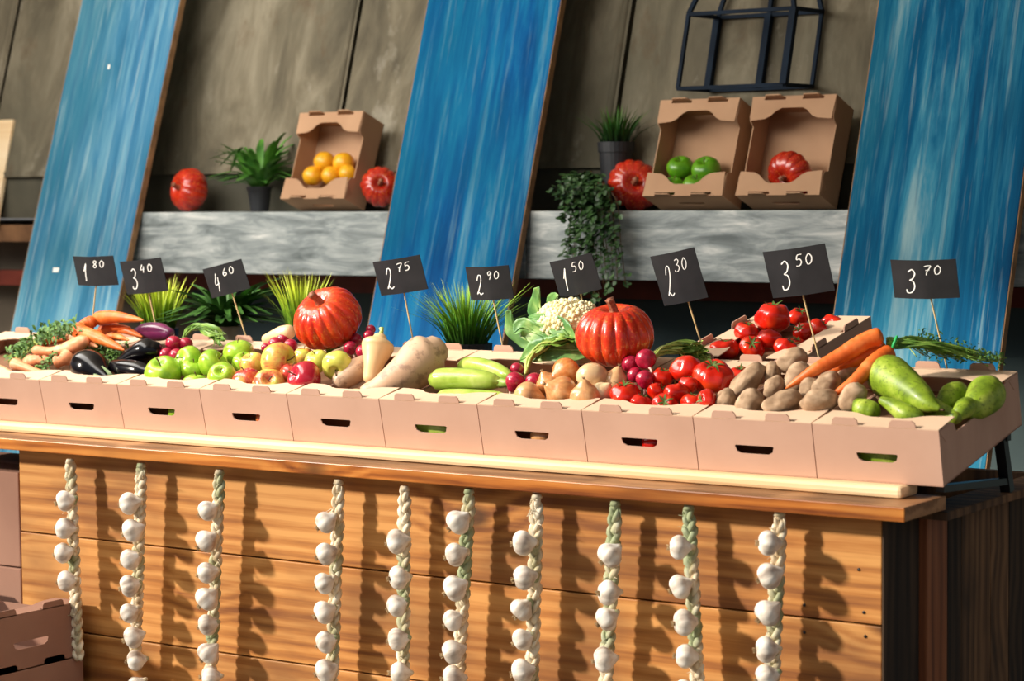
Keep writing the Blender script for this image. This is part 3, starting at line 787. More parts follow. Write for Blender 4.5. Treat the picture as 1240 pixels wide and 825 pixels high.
for kd, px, py, d, Y, ax, sq, lab in [
 ('tomato_d',936,385,49,.60,(0,.98,.1),(1,.9,1),'large glossy tomato crowning the rear crate'),
 ('tomato_c',904,402,33,.545,(.1,.9,.3),(1,1,1),'glossy tomato to the left below the crowning one'),
 ('tomato_c',931,412,36,.515,(.1,.9,-.2),(1,1,1),'glossy tomato directly below the crowning one'),
 ('tomato',911,421,34,.475,(-.1,.6,.8),(1,1,.9),'tomato showing its calyx at the front rim of the rear crate'),
 ('tomato_d',878,423,38,.47,(0,.9,.1),(1,1,.85),'wide cleft tomato at the front left corner of the rear crate'),
 ('tomato_c',953,423,34,.475,(.5,.8,.2),(1,1,1),'tomato at the front right of the rear crate'),
 ('tomato',967,384,28,.70,(.2,.8,.5),(1,1,1),'tomato behind and right of the crowning one'),
 ('tomato',972,402,27,.60,(-.6,.5,.5),(1,1,1),'ribbed tomato beside the stick of the 3.50 tag'),
 ('tomato_c',991,398,28,.62,(.7,.6,.2),(1,1,1),'tomato to the right of the stick of the 3.50 tag'),
 ('tomato_d',1009,391,28,.70,(.3,.9,0),(1.1,.9,.9),'rightmost tomato of the rear crate'),
 ('tomato_c',965,418,24,.56,(0,.9,.4),(1,1,1),'shaded tomato low in the middle of the rear crate'),
 ('tomato_c',890,412,22,.60,(0,.9,.3),(1,1,1),'dark tomato low by the left side of the rear crate')]:
    put_kind(kd, 'glossy_tomato', px, py, d, Y, ax, lab, 'tomato', G_, sq)
# ---- onions
G_ = 'brown onions in their crate'
for px, py, d, Y, ax, tint, lab in [
 (686,452,38,.16,(-.6,-.2,.4),.0,'copper brown onion at the top left of the onions'),
 (717,457,39,.13,(.05,-.85,.5),.65,'pale straw coloured onion turned root up under the pumpkin'),
 (680,476,41,.08,(-.75,.4,.3),.15,'golden onion at the front, second from left'),
 (639,481,38,.08,(.85,-.1,.3),.3,'pale brown onion lying at the front left corner'),
 (664,465,30,.13,(-.4,.8,.3),.1,'small onion behind the golden one'),
 (709,481,38,.07,(-.1,.95,.2),.25,'onion with a pointed neck at the front rim'),
 (729,476,28,.10,(.5,.6,.4),.85,'almost white onion beside the large red tomato'),
 (745,463,34,.16,(.2,.9,.2),.4,'dull brown onion behind the large red tomato')]:
    put_kind('onion', 'onion', px, py, d, Y, ax, lab, 'onion', G_, tint=tint)
# ---- potatoes  (axis = short axis, towards viewer/up)
G_ = 'potatoes in their crate'
for kd, px, py, d, Y, ang, sq, lab in [
 ('potato',878,487,34,.085,40,(1,1,1),'potato at the far left of the front rim'),
 ('potato_b',903,464,60,.16,42,(1,.62,.8),'long narrow potato slanting up along the left side'),
 ('potato_c',907,488,38,.07,20,(1,1.05,1),'rounded potato second from left at the front'),
 ('potato',948,489,50,.07,5,(1,.82,1),'broad oval potato in the middle of the front rim'),
 ('potato_b',937,469,29,.13,30,(1,1.1,1),'small round potato behind the broad oval one'),
 ('potato_c',959,437,41,.22,12,(1,.9,1),'potato topping the pile under the tomato crate'),
 ('potato',935,451,27,.19,60,(1,1,1),'small potato left of the topping one'),
 ('potato_c',966,457,40,.16,35,(1,1,1),'potato under the tip of the upper carrot'),
 ('potato_b',992,486,46,.07,0,(1,.9,1),'potato at the front under the tip of the lower carrot'),
 ('potato',1001,466,38,.13,15,(1,1,1),'potato between the two carrots'),
 ('potato_c',1032,482,40,.09,30,(1,1,1),'shaded potato beside the front pear'),
 ('potato_b',1027,453,34,.20,10,(1,1,1),'shaded potato behind the carrots'),
 ('potato_c',980,473,34,.12,50,(1,1,1),'potato wedged behind the front pair')]:
    P = at(px, py, Y); D = d*mpp(P)
    a = math.radians(ang); x = (RT*math.cos(a)+UP*math.sin(a)).normalized(); z = (-fwd+UP*.3); z = (z-x*z.dot(x)).normalized()
    M = Matrix((x, z.cross(x), z)).transposed() @ Matrix.Diagonal(V(sq)*D)
    me = proto(kd)[0][1]; o = bpy.data.objects.new('potato', me); COL.objects.link(o)
    mm = M.to_4x4(); mm.translation = P; o.matrix_world = mm; tag(o, lab, 'potato', G_)
# ---- pumpkins
for kd, px, py, d, Y, ax, sq, lab in [
 ('pumpkin',397,386,88,.27,(-.35,.75,.5),(1,1,1.0),'glossy red ribbed pumpkin tipped to the left on top of the apples'),
 ('pumpkin',745,406,99,.235,(-.05,.96,.24),(1,1,1),'largest glossy orange red ribbed pumpkin, upright on the onions'),
 ('pumpkin_b',229,230,54,1.68,(-.75,.15,.65),(1,1,1),'red ribbed pumpkin on the shelf left of the green grass plant'),
 ('pumpkin_b',461,226,50,1.66,(.0,.2,.95),(1,1,1),'red pumpkin on the shelf half behind the middle blue plank'),
 ('pumpkin_b',769,224,62,1.72,(-.1,.1,.98),(1,1.08,1),'red ribbed pumpkin with stem facing forward left of the apple crate')]:
    put_kind(kd, 'ribbed_pumpkin', px, py, d, Y, ax, lab, 'pumpkin', None, sq, spin=.4)
# ---- fruit inside the upright crates
def inside(sh, px, py, w_, rad=.035):         # where the line of sight meets a plane w_ above the crate's back panel
    t, M, P = sh; n = M @ V((0, 0, 1)); d = ray(px, py); q = CAM + d*((P+n*w_-CAM).dot(n)/d.dot(n)); l = M.inverted() @ (q-P)
    l.y = max(l.y, rad+.006); l.x = max(-.127+rad, min(.127-rad, l.x)); return P + M @ l
def in_crate(sh, kind, name, items, cat, group):
    for px, py, w_, D, ax, lab in items:
        put_kind(kind, name, 0, 0, D, 0, ax, lab, cat, group, world=inside(sh, px, py, w_, D*.0012))
in_crate(sh1, 'orange', 'yellow_orange', [
 (379,213,.060,25,(0,.8,.3),'yellow orange at the bottom left of the leftmost upright crate'),
 (401,213,.062,24,(.2,.7,.5),'yellow orange at the bottom centre of the leftmost upright crate'),
 (421,210,.058,22,(.2,.7,.5),'yellow orange at the bottom right of the leftmost upright crate'),
 (393,196,.045,26,(0,.8,.3),'yellow orange upper left of the small pile in the leftmost upright crate'),
 (416,197,.048,26,(-.2,.8,.3),'yellow orange upper right of the small pile in the leftmost upright crate')], 'orange', 'yellow oranges in the leftmost upright crate')
in_crate(sh2, 'apple_dark', 'green_apple', [
 (815,230,.070,30,(0,.8,.3),'dark green apple at the bottom left in the upright crate'),
 (841,232,.072,32,(.1,.8,.4),'dark green apple at the bottom centre in the upright crate'),
 (868,222,.060,30,(.1,.8,.4),'dark green apple at the right wall of the upright crate'),
 (824,204,.045,33,(-.1,.8,.5),'dark green apple upper left in the upright crate'),
 (855,206,.055,36,(-.3,.75,.6),'dark green apple upper right in the upright crate')], 'apple', 'green apples in the upright crate')
put_kind('pumpkin_b', 'ribbed_pumpkin', 0, 0, 62, 0, (-.65, -.3, .7), 'small glossy red pumpkin lying in the right upright crate', 'pumpkin', world=inside(sh3, 957, 213, .066, .062), sq=(1,1,.8), spin=.4)

# ---- carrots
def carrot(pts, r, lab, pale=False, group='loose carrots at the left end of the stall', top=True, taper=.32, flip=False):
    tab = [(0, r*.72), (.06, r), (.35, r*.88), (.7, r*.62), (.92, r*taper), (1, r*.12)]
    t, c, W_ = long_thing('carrot', pts, tab, lab, 'carrot', 'carrot_pale' if pale else 'carrot', 'root', group, 14, 12, None, .10, .12)
    s_ = mpp(c)
    if top:
        d = (W_[0]-W_[1]).normalized(); b = MB(); p = W_[0]-c+d*r*s_*.4
        for i in range(4):
            q = d*.008 + V((rnd.uniform(-1,1), rnd.uniform(-1,1), rnd.uniform(-.3,1)))*.004
            b.tube([p, p+q, p+q*1.6], [.0022, .0016, .0012], 5)
        b.build('leaf_stub', MT['stalk'], t)
    return t
carrot([(117,386,.24),(140,384,.22),(173,388,.20)], 9.5, 'thick orange carrot lying on top of the pile, tip to the right')
carrot([(113,391,.22),(103,392,.20),(95,398,.18)], 8.5, 'stubby carrot end facing forward behind the long diagonal one', top=False, taper=.8)
carrot([(92,401,.17),(118,409,.15),(150,424,.13)], 9.5, 'long carrot slanting down to the right toward the aubergines')
carrot([(122,400,.26),(140,397,.25),(158,397,.24)], 6, 'carrot behind the two long ones')
carrot([(132,396,.27),(152,400,.25),(172,408,.24)], 6.5, 'carrot at the back right of the pile, tip by the purple aubergine')
carrot([(103,413,.13),(70,425,.12),(38,424,.11)], 8.5, 'pale horizontal carrot across the pile below the tops', True, top=False, taper=.7)
carrot([(85,407,.18),(100,411,.16),(118,420,.14)], 8, 'pale carrot below the long diagonal one', True)
carrot([(16,440,.08),(30,445,.075),(54,454,.07)], 7, 'pale carrot tip over the front rim at the left', True, top=False, taper=.6)
carrot([(33,441,.13),(46,436,.13),(62,434,.12)], 9, 'short pale carrot behind the front rim', True, top=False, taper=.8)
carrot([(84,431,.12),(76,436,.10),(66,440,.09)], 10, 'pale carrot end beside the front aubergine', True, top=False, taper=.8)
carrot([(-30,440,.12),(0,448,.09),(30,460,.075)], 7.5, 'pale carrot cut off by the left edge of the view', True, top=False)
carrot([(-30,452,.10),(0,456,.08),(22,462,.07)], 6.5, 'lowest pale carrot at the left edge of the view', True, top=False)
carrot([(50,413,.24),(64,411,.24),(82,412,.24)], 8, 'carrot seen through the tops at the back left', False, top=False)
carrot([(128,412,.22),(140,408,.22),(156,412,.20)], 6.5, 'carrot in the shadow under the upper carrots')
# ---- carrot bunch on the right: carrots, leaves and tie are one thing
def carrot_bunch():
    c = at(1081, 416, .22)
    t = thing('carrot_bunch', c, 'bunch of bright orange carrots with green tops and green tie on the potatoes', 'carrots')
    def cr(pts, r):
        W_ = [at(*p) for p in pts]; P = catmull(W_, 14); k = len(P); s_ = mpp(c); R = []
        sd_ = rnd.random()*40
        for i in range(k):
            u = i/(k-1); R.append(s_*interp([(0,.4*r),(.02,.8*r),(.07,r),(.4,.95*r),(.7,.72*r),(.9,.4*r),(.97,.22*r),(1,.05*r)], u)*(1+.07*noise.noise(V((u*45+sd_, 0, 0)))+.1*noise.noise(V((u*6+sd_,3,0)))))
        b = MB(); b.tube([p-c for p in P], R, 18); b.build('carrot_root', MT['carrot'], t)
    cr([(1069,407,.21),(1048,413,.19),(1015,433,.16),(985,449,.13),(951,471,.11)], 11)
    cr([(1080,425,.20),(1058,440,.16),(1035,462,.12),(1006,480,.09)], 10.5)
    cr([(1072,418,.24),(1045,432,.21),(1020,443,.19),(990,456,.18)], 9)
    b = MB(); q = at(1083, 416, .22)-c
    rr = random.Random(3)
    for i in range(90):
        ex, ey = rr.uniform(1110, 1200), 0
        ey = lerp(424, 436, (ex-1110)/90) + rr.uniform(-17, 10)*(1-(ex-1110)/160)
        m_ = (lerp(1083, ex, .5), lerp(412, ey, .5)-rr.uniform(0, 6))
        P = catmull([at(1074, 412+rr.uniform(-3, 8), .22)-c, q+V((0, rr.uniform(-.008,.008), rr.uniform(-.011,.011))), at(m_[0], m_[1], rr.uniform(.24,.32))-c, at(ex, ey, rr.uniform(.29,.40))-c], 5)
        b.tube(P, [.0023*(1-.55*j/len(P)) for j in range(len(P))], 5)
    b.build('stalks', MT['leafy'], t)
    b = MB()
    for i in range(800):
        ex = rr.uniform(1112, 1215); k = (ex-1112)/103
        p = at(ex, lerp(416, 437, k) + rr.gauss(0, 7)*(1-.5*k), rr.uniform(.29, .42))-c
        d = V((rr.uniform(-1,1), rr.uniform(-1,1), rr.uniform(-.6,1))).normalized()*rr.uniform(.006, .014)
        b.leaf([p, p+d*.5+V((0,0,.001)), p+d], lambda u: .0022*math.sin(PI*min(1,u*.9+.1)), (rr.uniform(-1,1),.3,1), .1, 0, 1, rr)
    b.build('leaves', MT['parsley'], t)
    b = MB(); ax = (at(1086,417,.225)-at(1078,414,.22)).normalized(); x = ax.orthogonal().normalized(); y = ax.cross(x)
    b.tube([q + x*math.cos(a*PI/8)*.0145 + y*math.sin(a*PI/8)*.0145 for a in range(17)], .0032, 6); b.build('tie', MT['tie'], t)
carrot_bunch()

# ---- aubergines
def aub(pts, tab, lab, mat='aub', end=0, cal=True):
    t, c, W_ = long_thing('aubergine', pts, tab, lab, 'aubergine', mat, 'fruit', 'aubergines in their crate', 28, 12)
    if cal:
        e, f = (W_[-1], W_[-2]) if end else (W_[0], W_[1]); d = (e-f).normalized(); s_ = mpp(c); r = interp(tab, 1 if end else 0)*s_
        b = MB(); x = d.orthogonal().normalized(); y = d.cross(x)
        for i in range(6):
            a = i*PI/3; o_ = x*math.cos(a)+y*math.sin(a); p = e-c
            b.leaf([p+d*r*1.0, p+d*r*.5+o_*r*1.15, p-d*r*1.5+o_*r*1.75], lambda u: r*.62*(1-u*.8), d+o_*.01 if i % 2 else d, .05, 0, 2)
        b.build('calyx', MT['calyx_pale'], t)
        b = MB(); b.tube(catmull([e-c+d*r*.4, e-c+d*r*1.2, e-c+d*r*2.0+UP*.002], 3), [r*.35, r*.3, r*.28, r*.27, r*.27, r*.28, r*.3], 8); b.build('stem', MT['calyx_pale'], t)
aub([(99,436,.10),(107,445,.085),(119,453,.075),(131,460,.068)], [(0,13),(.2,20.5),(.5,22),(.75,15),(1,8)], 'large black aubergine at the front left, calyx toward the rim', end=1)
aub([(188,425,.16),(176,426,.15),(160,432,.14),(143,442,.13)], [(0,12),(.3,15.5),(.6,12),(1,7)], 'black aubergine lying behind, round end to the right', end=1, cal=False)
aub([(180,452,.085),(168,450,.085),(152,447,.09),(139,443,.10)], [(0,9),(.3,12.5),(.65,12),(1,8)], 'blue black aubergine low at the front right', end=1, cal=False)
aub([(205,404,.26),(192,402,.27),(178,402,.28),(168,403,.29)], [(0,7),(.3,11),(.7,11),(1,7)], 'purple aubergine on top at the back', 'aub_p', end=0, cal=False)

# ---- courgettes
def zuc(pts, r, lab):
    t, c, W_ = long_thing('courgette', pts, [(0,r*.7),(.06,r*.97),(.3,r),(.7,r*.9),(.93,r*.72),(1,r*.5)], lab, 'courgette', 'zuc', 'fruit', 'pale green courgettes in their crate', 24, 12, lambda t, a: 1+.02*math.cos(a*5))
    d = (W_[-1]-W_[-2]).normalized(); e = W_[-1]-c; s_ = mpp(c)
    b = MB(); b.tube([e, e+d*r*s_*.9, e+d*r*s_*1.5], [r*s_*.5, r*s_*.36, r*s_*.46], 6); b.build('stem', MT['leafy'], t)
zuc([(526,460,.10),(550,459,.105),(578,460,.11),(603,463,.12)], 13.5, 'pale green courgette on top at the front')
zuc([(532,484,.07),(556,483,.07),(580,483,.075),(611,483,.08)], 12, 'pale green courgette low behind the front rim')
zuc([(560,444,.22),(580,444,.20),(600,449,.18),(616,456,.16)], 11, 'courgette behind, its stem end by the radishes')
# ---- squashes
def squash(pts, tab, lab, mat, end=None):
    t, c, W_ = long_thing('butternut_squash', pts, tab, lab, 'squash', mat, 'fruit', 'butternut squashes in their crate', 28, 12)
    if end is not None:
        e, f = (W_[0], W_[1]) if end == 0 else (W_[-1], W_[-2]); d = (e-f).normalized(); r = interp(tab, 0 if end == 0 else 1)*mpp(c)
        b = MB(); b.tube([e-c+d*r*.6, e-c+d*(r*.75+.006), e-c+d*(r*.75+.014)+RT*-.003], [.006, .0045, .006], 8); b.build('stem', MT['stalk'], t)
squash([(460,410,.17),(457,422,.16),(453,440,.14),(450,458,.13)], [(0,9),(.06,14.5),(.16,19),(.3,19.8),(.45,17.5),(.62,13.5),(.8,11.5),(1,10.5)], 'cream butternut squash standing with its broad end up', 'squash', 0)
squash([(527,424,.19),(514,434,.17),(493,452,.13),(465,470,.09),(446,478,.07)], [(0,19),(.06,24),(.14,27.5),(.26,29),(.38,28),(.6,22),(.8,16.5),(1,14)], 'large greyish pink butternut squash lying diagonally across its crate', 'squash2')
squash([(446,440,.19),(430,450,.15),(412,462,.12)], [(0,12),(.4,15),(1,12)], 'pinkish squash low behind the standing one', 'squash2')
squash([(350,402,.33),(338,406,.33),(322,411,.33)], [(0,9),(.4,10),(1,6)], 'cream squash half hidden behind the left pumpkin', 'squash')
squash([(420,482,.075),(434,482,.07),(452,486,.065)], [(0,8),(.4,11),(1,8)], 'cream squash end low at the front rim', 'squash')
# ---- pears
def pear(pts, tab, lab, tip=True):
    t, c, W_ = long_thing('green_pear', pts, tab, lab, 'pear', 'pear', 'flesh', 'large green pears in the last crate', 28, 12, None, 0, .06)
    if tip:
        d = (W_[-1]-W_[-2]).normalized(); e = W_[-1]-c
        b = MB(); b.tube(catmull([e, e+d*.006, e+d*.013+UP*.002], 3), [.0045,.004,.003,.0025,.0022,.0022,.003], 7); b.build('stem', MT['stem'], t)
pear([(1066,448,.20),(1080,459,.16),(1104,474,.12),(1123,488,.09),(1137,495,.08)], [(0,17),(.14,25),(.3,25.5),(.55,19),(.8,10.5),(1,4)], 'biggest speckled green pear lying on top, dark tip to the lower right')
pear([(1112,506,.07),(1098,502,.07),(1082,492,.075),(1068,485,.08)], [(0,9),(.3,12.5),(.6,10),(1,5)], 'slim green pear under the biggest one at the front rim')
pear([(1056,499,.075),(1046,496,.075),(1038,489,.08)], [(0,13),(.5,14.5),(1,8)], 'short green pear with dark blossom end at the front left of the pear crate')
pear([(1160,474,.26),(1152,484,.22),(1138,496,.17)], [(0,13),(.3,18),(.7,15),(1,8)], 'green pear in the shade at the middle of the last crate')
pear([(1198,470,.25),(1193,480,.21),(1181,494,.165),(1174,502,.14)], [(0,17),(.25,23),(.5,20),(.8,11),(1,6)], 'green pear leaning on the right side of the last crate')
pear([(1120,492,.16),(1134,500,.13),(1158,506,.10)], [(0,14),(.4,16),(1,8)], 'green pear lowest in the middle of the last crate', False)
pear([(1172,492,.14),(1165,497,.12),(1156,508,.10)], [(0,12),(.4,12),(1,6)], 'pale green pear between the shaded and the leaning one', False)

# ---- radish bunches: radishes and leaves are parts
def bunch(c3, rad, greens, lab, thin=2.0, spread=6, leafw=.010, n=14, m2=None):
    c = at(*c3); t = thing('radish_bunch', c, lab, 'radishes', 'radish bunches on the display')
    for px, py, d, Y, ax in rad:
        P = at(px, py, Y); D = d*mpp(P); z = dirv(*ax); x = z.orthogonal().normalized()
        M = (Matrix((x, z.cross(x), z)).transposed() @ Matrix.Diagonal(V((D, D, D)))).to_4x4(); M.translation = P-c
        pr = proto('radish'); o = bpy.data.objects.new('radish', pr[0][1]); COL.objects.link(o); o.parent = t; o.matrix_local = M
        q = bpy.data.objects.new('tap_root', pr[1][1]); COL.objects.link(q); q.parent = o
    if greens:
        b = MB(); l = MB(); rr = random.Random(int(c3[0]))
        for i in range(n):
            pts = [at(x+rr.uniform(-1,1)*spread*(.15+.85*j/(len(greens)-1)), y+rr.uniform(-1,1)*spread*(.15+.85*j/(len(greens)-1)), Y+rr.uniform(-.02,.02))-c for j, (x, y, Y) in enumerate(greens)]
            P = catmull(pts, 5); b.tube(P, [thin*.001*(1.2-.6*j/len(P)) for j in range(len(P))], 5)
            if i % 2 == 0: l.leaf(pts[-3:] if len(pts) > 3 else pts, lambda u: leafw*math.sin(PI*min(1, u*.8+.1))+.001, (rr.uniform(-.5,.5), -.6, 1), .3, .2, 3, rr)
        b.build('stalks', MT['stalk'] if thin > 2 else MT['leafy'], t); l.build('leaves', MT['leafy'], t)
bunch((214,420,.2), [(210,416,20,.20,(-.2,.8,-.3)),(225,417,18,.22,(.3,.8,-.3)),(201,430,19,.17,(-.5,.5,-.2)),(214,431,19,.165,(.1,.7,-.4))],
      [(222,410,.24),(228,400,.27),(240,396,.29),(255,401,.28),(266,413,.27)], 'radish bunch between the aubergines and green apples', 1.6, 8, .006, 34)
bunch((343,417,.3), [(334,417,19,.28,(.1,.8,-.3)),(352,419,18,.28,(-.2,.8,-.3)),(343,411,16,.32,(0,.8,-.3)),(322,421,12,.30,(0,.8,-.3))], None, 'red radishes peeping out behind the striped apple')
bunch((437,418,.26), [(424,421,17,.25,(-.3,.7,-.2)),(440,426,19,.22,(.2,.8,0)),(447,407,15,.28,(.3,.8,0)),(431,411,16,.29,(0,.8,-.3)),(449,399,12,.3,(0,.8,-.3))],
      [(430,420,.27),(418,416,.29),(406,420,.28),(394,428,.25)], 'radish bunch between the left pumpkin and the standing squash', 1.3, 5, .004, 10)
bunch((636,460,.17), [(624,462,25,.13,(.4,.8,-.2)),(647,462,23,.14,(-.3,.8,-.2)),(626,447,17,.19,(.3,.7,-.2)),(639,471,18,.12,(0,.8,0))],
      [(637,452,.17),(642,434,.21),(658,420,.24),(677,412,.26),(699,413,.28)], 'radish bunch with thick arching pale stalks beside the courgettes', 3.2, 7, .016, 22)
bunch((773,445,.2), [(782,435,26,.17,(-.2,.6,-.6)),(764,441,23,.19,(-.3,.8,-.3)),(781,459,23,.14,(.1,.9,-.3)),(769,454,20,.17,(-.5,.6,0))],
      [(790,432,.20),(802,424,.26),(818,421,.30),(835,425,.33),(848,428,.34)], 'radish bunch with leafy tops at the right foot of the largest pumpkin', 2.2, 13, .012, 30)

# ---- cauliflower
def cauli():
    c = at(682, 396, .34)
    t = thing('cauliflower', c, 'white cauliflower in green leaves behind the largest pumpkin', 'cauliflower')
    R = 45*mpp(c); b = MB(); rr = random.Random(5); q = at(690, 394, .33)-c
    ax = V((0,0,1))
    b.sphere(lambda d: q+V((d.x*R*.90, d.y*R*.82, d.z*R*.68))*(1+.07*noise.noise(d*3.2)), 36, 24)
    for i in range(620):
        z = 1-1.25*(i+.5)/620; a = i*2.39996; s_ = math.sqrt(max(0, 1-z*z)); d = (V((s_*math.cos(a), s_*math.sin(a), z))+V((rr.uniform(-.09,.09), rr.uniform(-.09,.09), rr.uniform(-.09,.09)))).normalized()
        w_ = 1+.07*noise.noise(d*3.2); p = q+V((d.x*R*.9, d.y*R*.82, d.z*R*.68))*w_; r = R*rr.uniform(.04, .075)
        b.sphere(lambda e: p+e*r*(1+.18*noise.noise(e*4+p*90)), 8, 6)
    b.build('curd', MT['curd'], t)
    for pts, w_, mat in [
      ([(664,420,.34),(656,396,.34),(652,372,.33),(653,348,.30)], .028, 'colleaf'),
      ([(655,418,.32),(636,408,.31),(622,392,.30),(618,376,.28)], .026, 'colleaf'),
      ([(672,420,.28),(652,406,.27),(634,396,.26),(622,404,.25)], .022, 'colleaf'),
      ([(690,424,.30),(668,412,.27),(646,402,.265),(630,400,.27)], .026, 'colleaf'),
      ([(712,425,.28),(690,424,.26),(660,424,.25),(630,436,.25)], .030, 'colleaf'),
      ([(702,424,.36),(684,404,.29),(668,392,.27),(640,384,.28)], .020, 'colleaf'),
      ([(700,420,.30),(690,408,.265),(680,398,.262),(668,388,.27)], .026, 'colleaf'),
      ([(680,420,.38),(672,390,.40),(668,372,.38),(676,358,.34)], .024, 'colleaf'),
      ([(724,420,.32),(722,404,.30),(722,390,.29),(716,378,.29)], .024, 'colleaf')]:
        W_ = [at(*p)-c for p in pts]; b = MB()
        b.leaf(W_, lambda u: w_*(.35+.65*math.sin(PI*min(1,u*.75+.12)))*(1 if u < .9 else (1.02-u)*8), (-.3, -1, .3), .35, .16, 5, rr)
        b.tube(catmull([p+V((0,-.0015,0)) for p in W_], 4), [.0055*(1-.8*i/12) for i in range(13)], 6)
        lf = b.build('leaf', MT[mat], t)
        sm = lf.modifiers.new('thick', 'SOLIDIFY'); sm.thickness = .0012
cauli()

# ---- fruit glimpsed through the hand holes
for kd, nm, k, D, off, ax, tint, lab, cat in [
 ('tomato_c','tomato',2,.068,.012,(0,1,.1),None,'tomato glimpsed through the hand hole of the front tomato crate','tomato'),
 ('apple_red','red_apple',6,.068,.03,(0,1,.1),.6,'red apple glimpsed through the hand hole of its crate','apple'),
 ('apple_green','green_apple',7,.068,.02,(0,1,.1),None,'green apple glimpsed through the hand hole of its crate','apple'),
 ('onion','onion',3,.066,.0,(0,1,.1),.2,'onion glimpsed through the hand hole of its crate','onion')]:
    P = T(-(k+.5)*W+off, .048, .0045+D*.44); put_kind(kd, nm, 0, 0, D/mpp(P), 0, ax, lab, cat, None, tint=tint, world=P)
for nm, k, mt, lab, cat in [('courgette',4,'zuc','courgette glimpsed through the hand hole of its crate','courgette'), ('green_pear',0,'pear','green pear glimpsed through the hand hole of the last crate','pear')]:
    P = T(-(k+.5)*W, .045, .038); t = thing(nm, P, lab, cat); b = MB(); pts = [V((x, 0, 0)) for x in (-.07, -.03, .02, .06)]
    b.tube(catmull(pts, 6), [.030*math.sin(PI*(i+1)/20)**.5*(1-.012*i) for i in range(19)], 20); b.build('fruit' if k else 'flesh', MT[mt], t)
# ------------------------------------------------------------------ garlic braids
def garlic_protos():
    out = []
    for sd in range(3):
        rr = random.Random(sd)
        def fn(d):     # root end up to +z, neck at -z
            a = math.atan2(d.y, d.x); rho = math.hypot(d.x, d.y)
            r = .5*(1 + .07*0 + .15*(abs(math.cos(a*3+sd))**.55-.6) + .04*math.sin(a*2+sd))
            z = d.z*.42 - (.10*math.exp(-(rho/.3)**2) if d.z > 0 else 0)
            if d.z < -.75: 
                k = (-d.z-.75)/.25; r *= 1-.3*k; z -= .20*k**1.5
            return V((d.x*r, d.y*r, z))*.050
        b = MB(); b.sphere(fn, 30, 20)
        me = b.build('garlic_bulb', MT['garlic']); m1 = me.data; bpy.data.objects.remove(me)
        b = MB()
        for i in range(22):
            a = i*2.4; q = rr.uniform(.3, 1); b.tube([(.004*q*math.cos(a), .004*q*math.sin(a), .016), (.007*q*math.cos(a), .007*q*math.sin(a), .0235+rr.uniform(0,.003))], [.0011, .0004], 4)
        me = b.build('roots', MT['dry']); m2 = me.data; bpy.data.objects.remove(me); out.append((m1, m2))
    return out
GP = garlic_protos()
GB = [  # top, sway, bulbs
 ((85,561), (95,1), [(78,607),(78,640),(76,670),(80,704)]),
 ((171,566), (164,1), [(156,610),(160,643),(157,678),(156,710),(156,743),(161,772),(164,800)]),
 ((266,574), (256,1), [(251,619),(249,656),(250,694),(250,726),(251,757),(252,792),(254,820)]),
 ((410,586), (403,1), [(394,633),(394,671),(392,707),(392,742),(394,778),(394,813)]),
 ((490,594), (488,1), [(480,656),(482,700),(480,734),(481,775),(483,815)]),
 ((568,597), (556,1), [(554,633),(551,672),(550,713),(548,752),(548,790),(548,822)]),
 ((650,603), (645,1), [(633,658),(634,700),(631,739),(632,775),(632,814)]),
 ((745,612), (735,1), [(738,673),(736,718),(734,750),(731,799)]),
 ((834,617), (843,1), [(822,663),(823,711),(828,754),(830,795)]),
 ((944,624), (936,1), [(930,658),(931,698),(929,743),(927,787),(928,820)])]
where = ['leftmost garlic braid, above the stacked cardboard trays', 'second garlic braid from the left on the stall front', 'third garlic braid from the left on the stall front',
 'fourth garlic braid from the left, below the squash crate', 'fifth garlic braid from the left, thick with pale green leaves', 'sixth garlic braid from the left, below the courgettes',
 'seventh garlic braid from the left, below the onion crate', 'eighth garlic braid from the left, third from the right', 'ninth garlic braid, second from the stall corner', 'rightmost garlic braid nearest the stall corner']
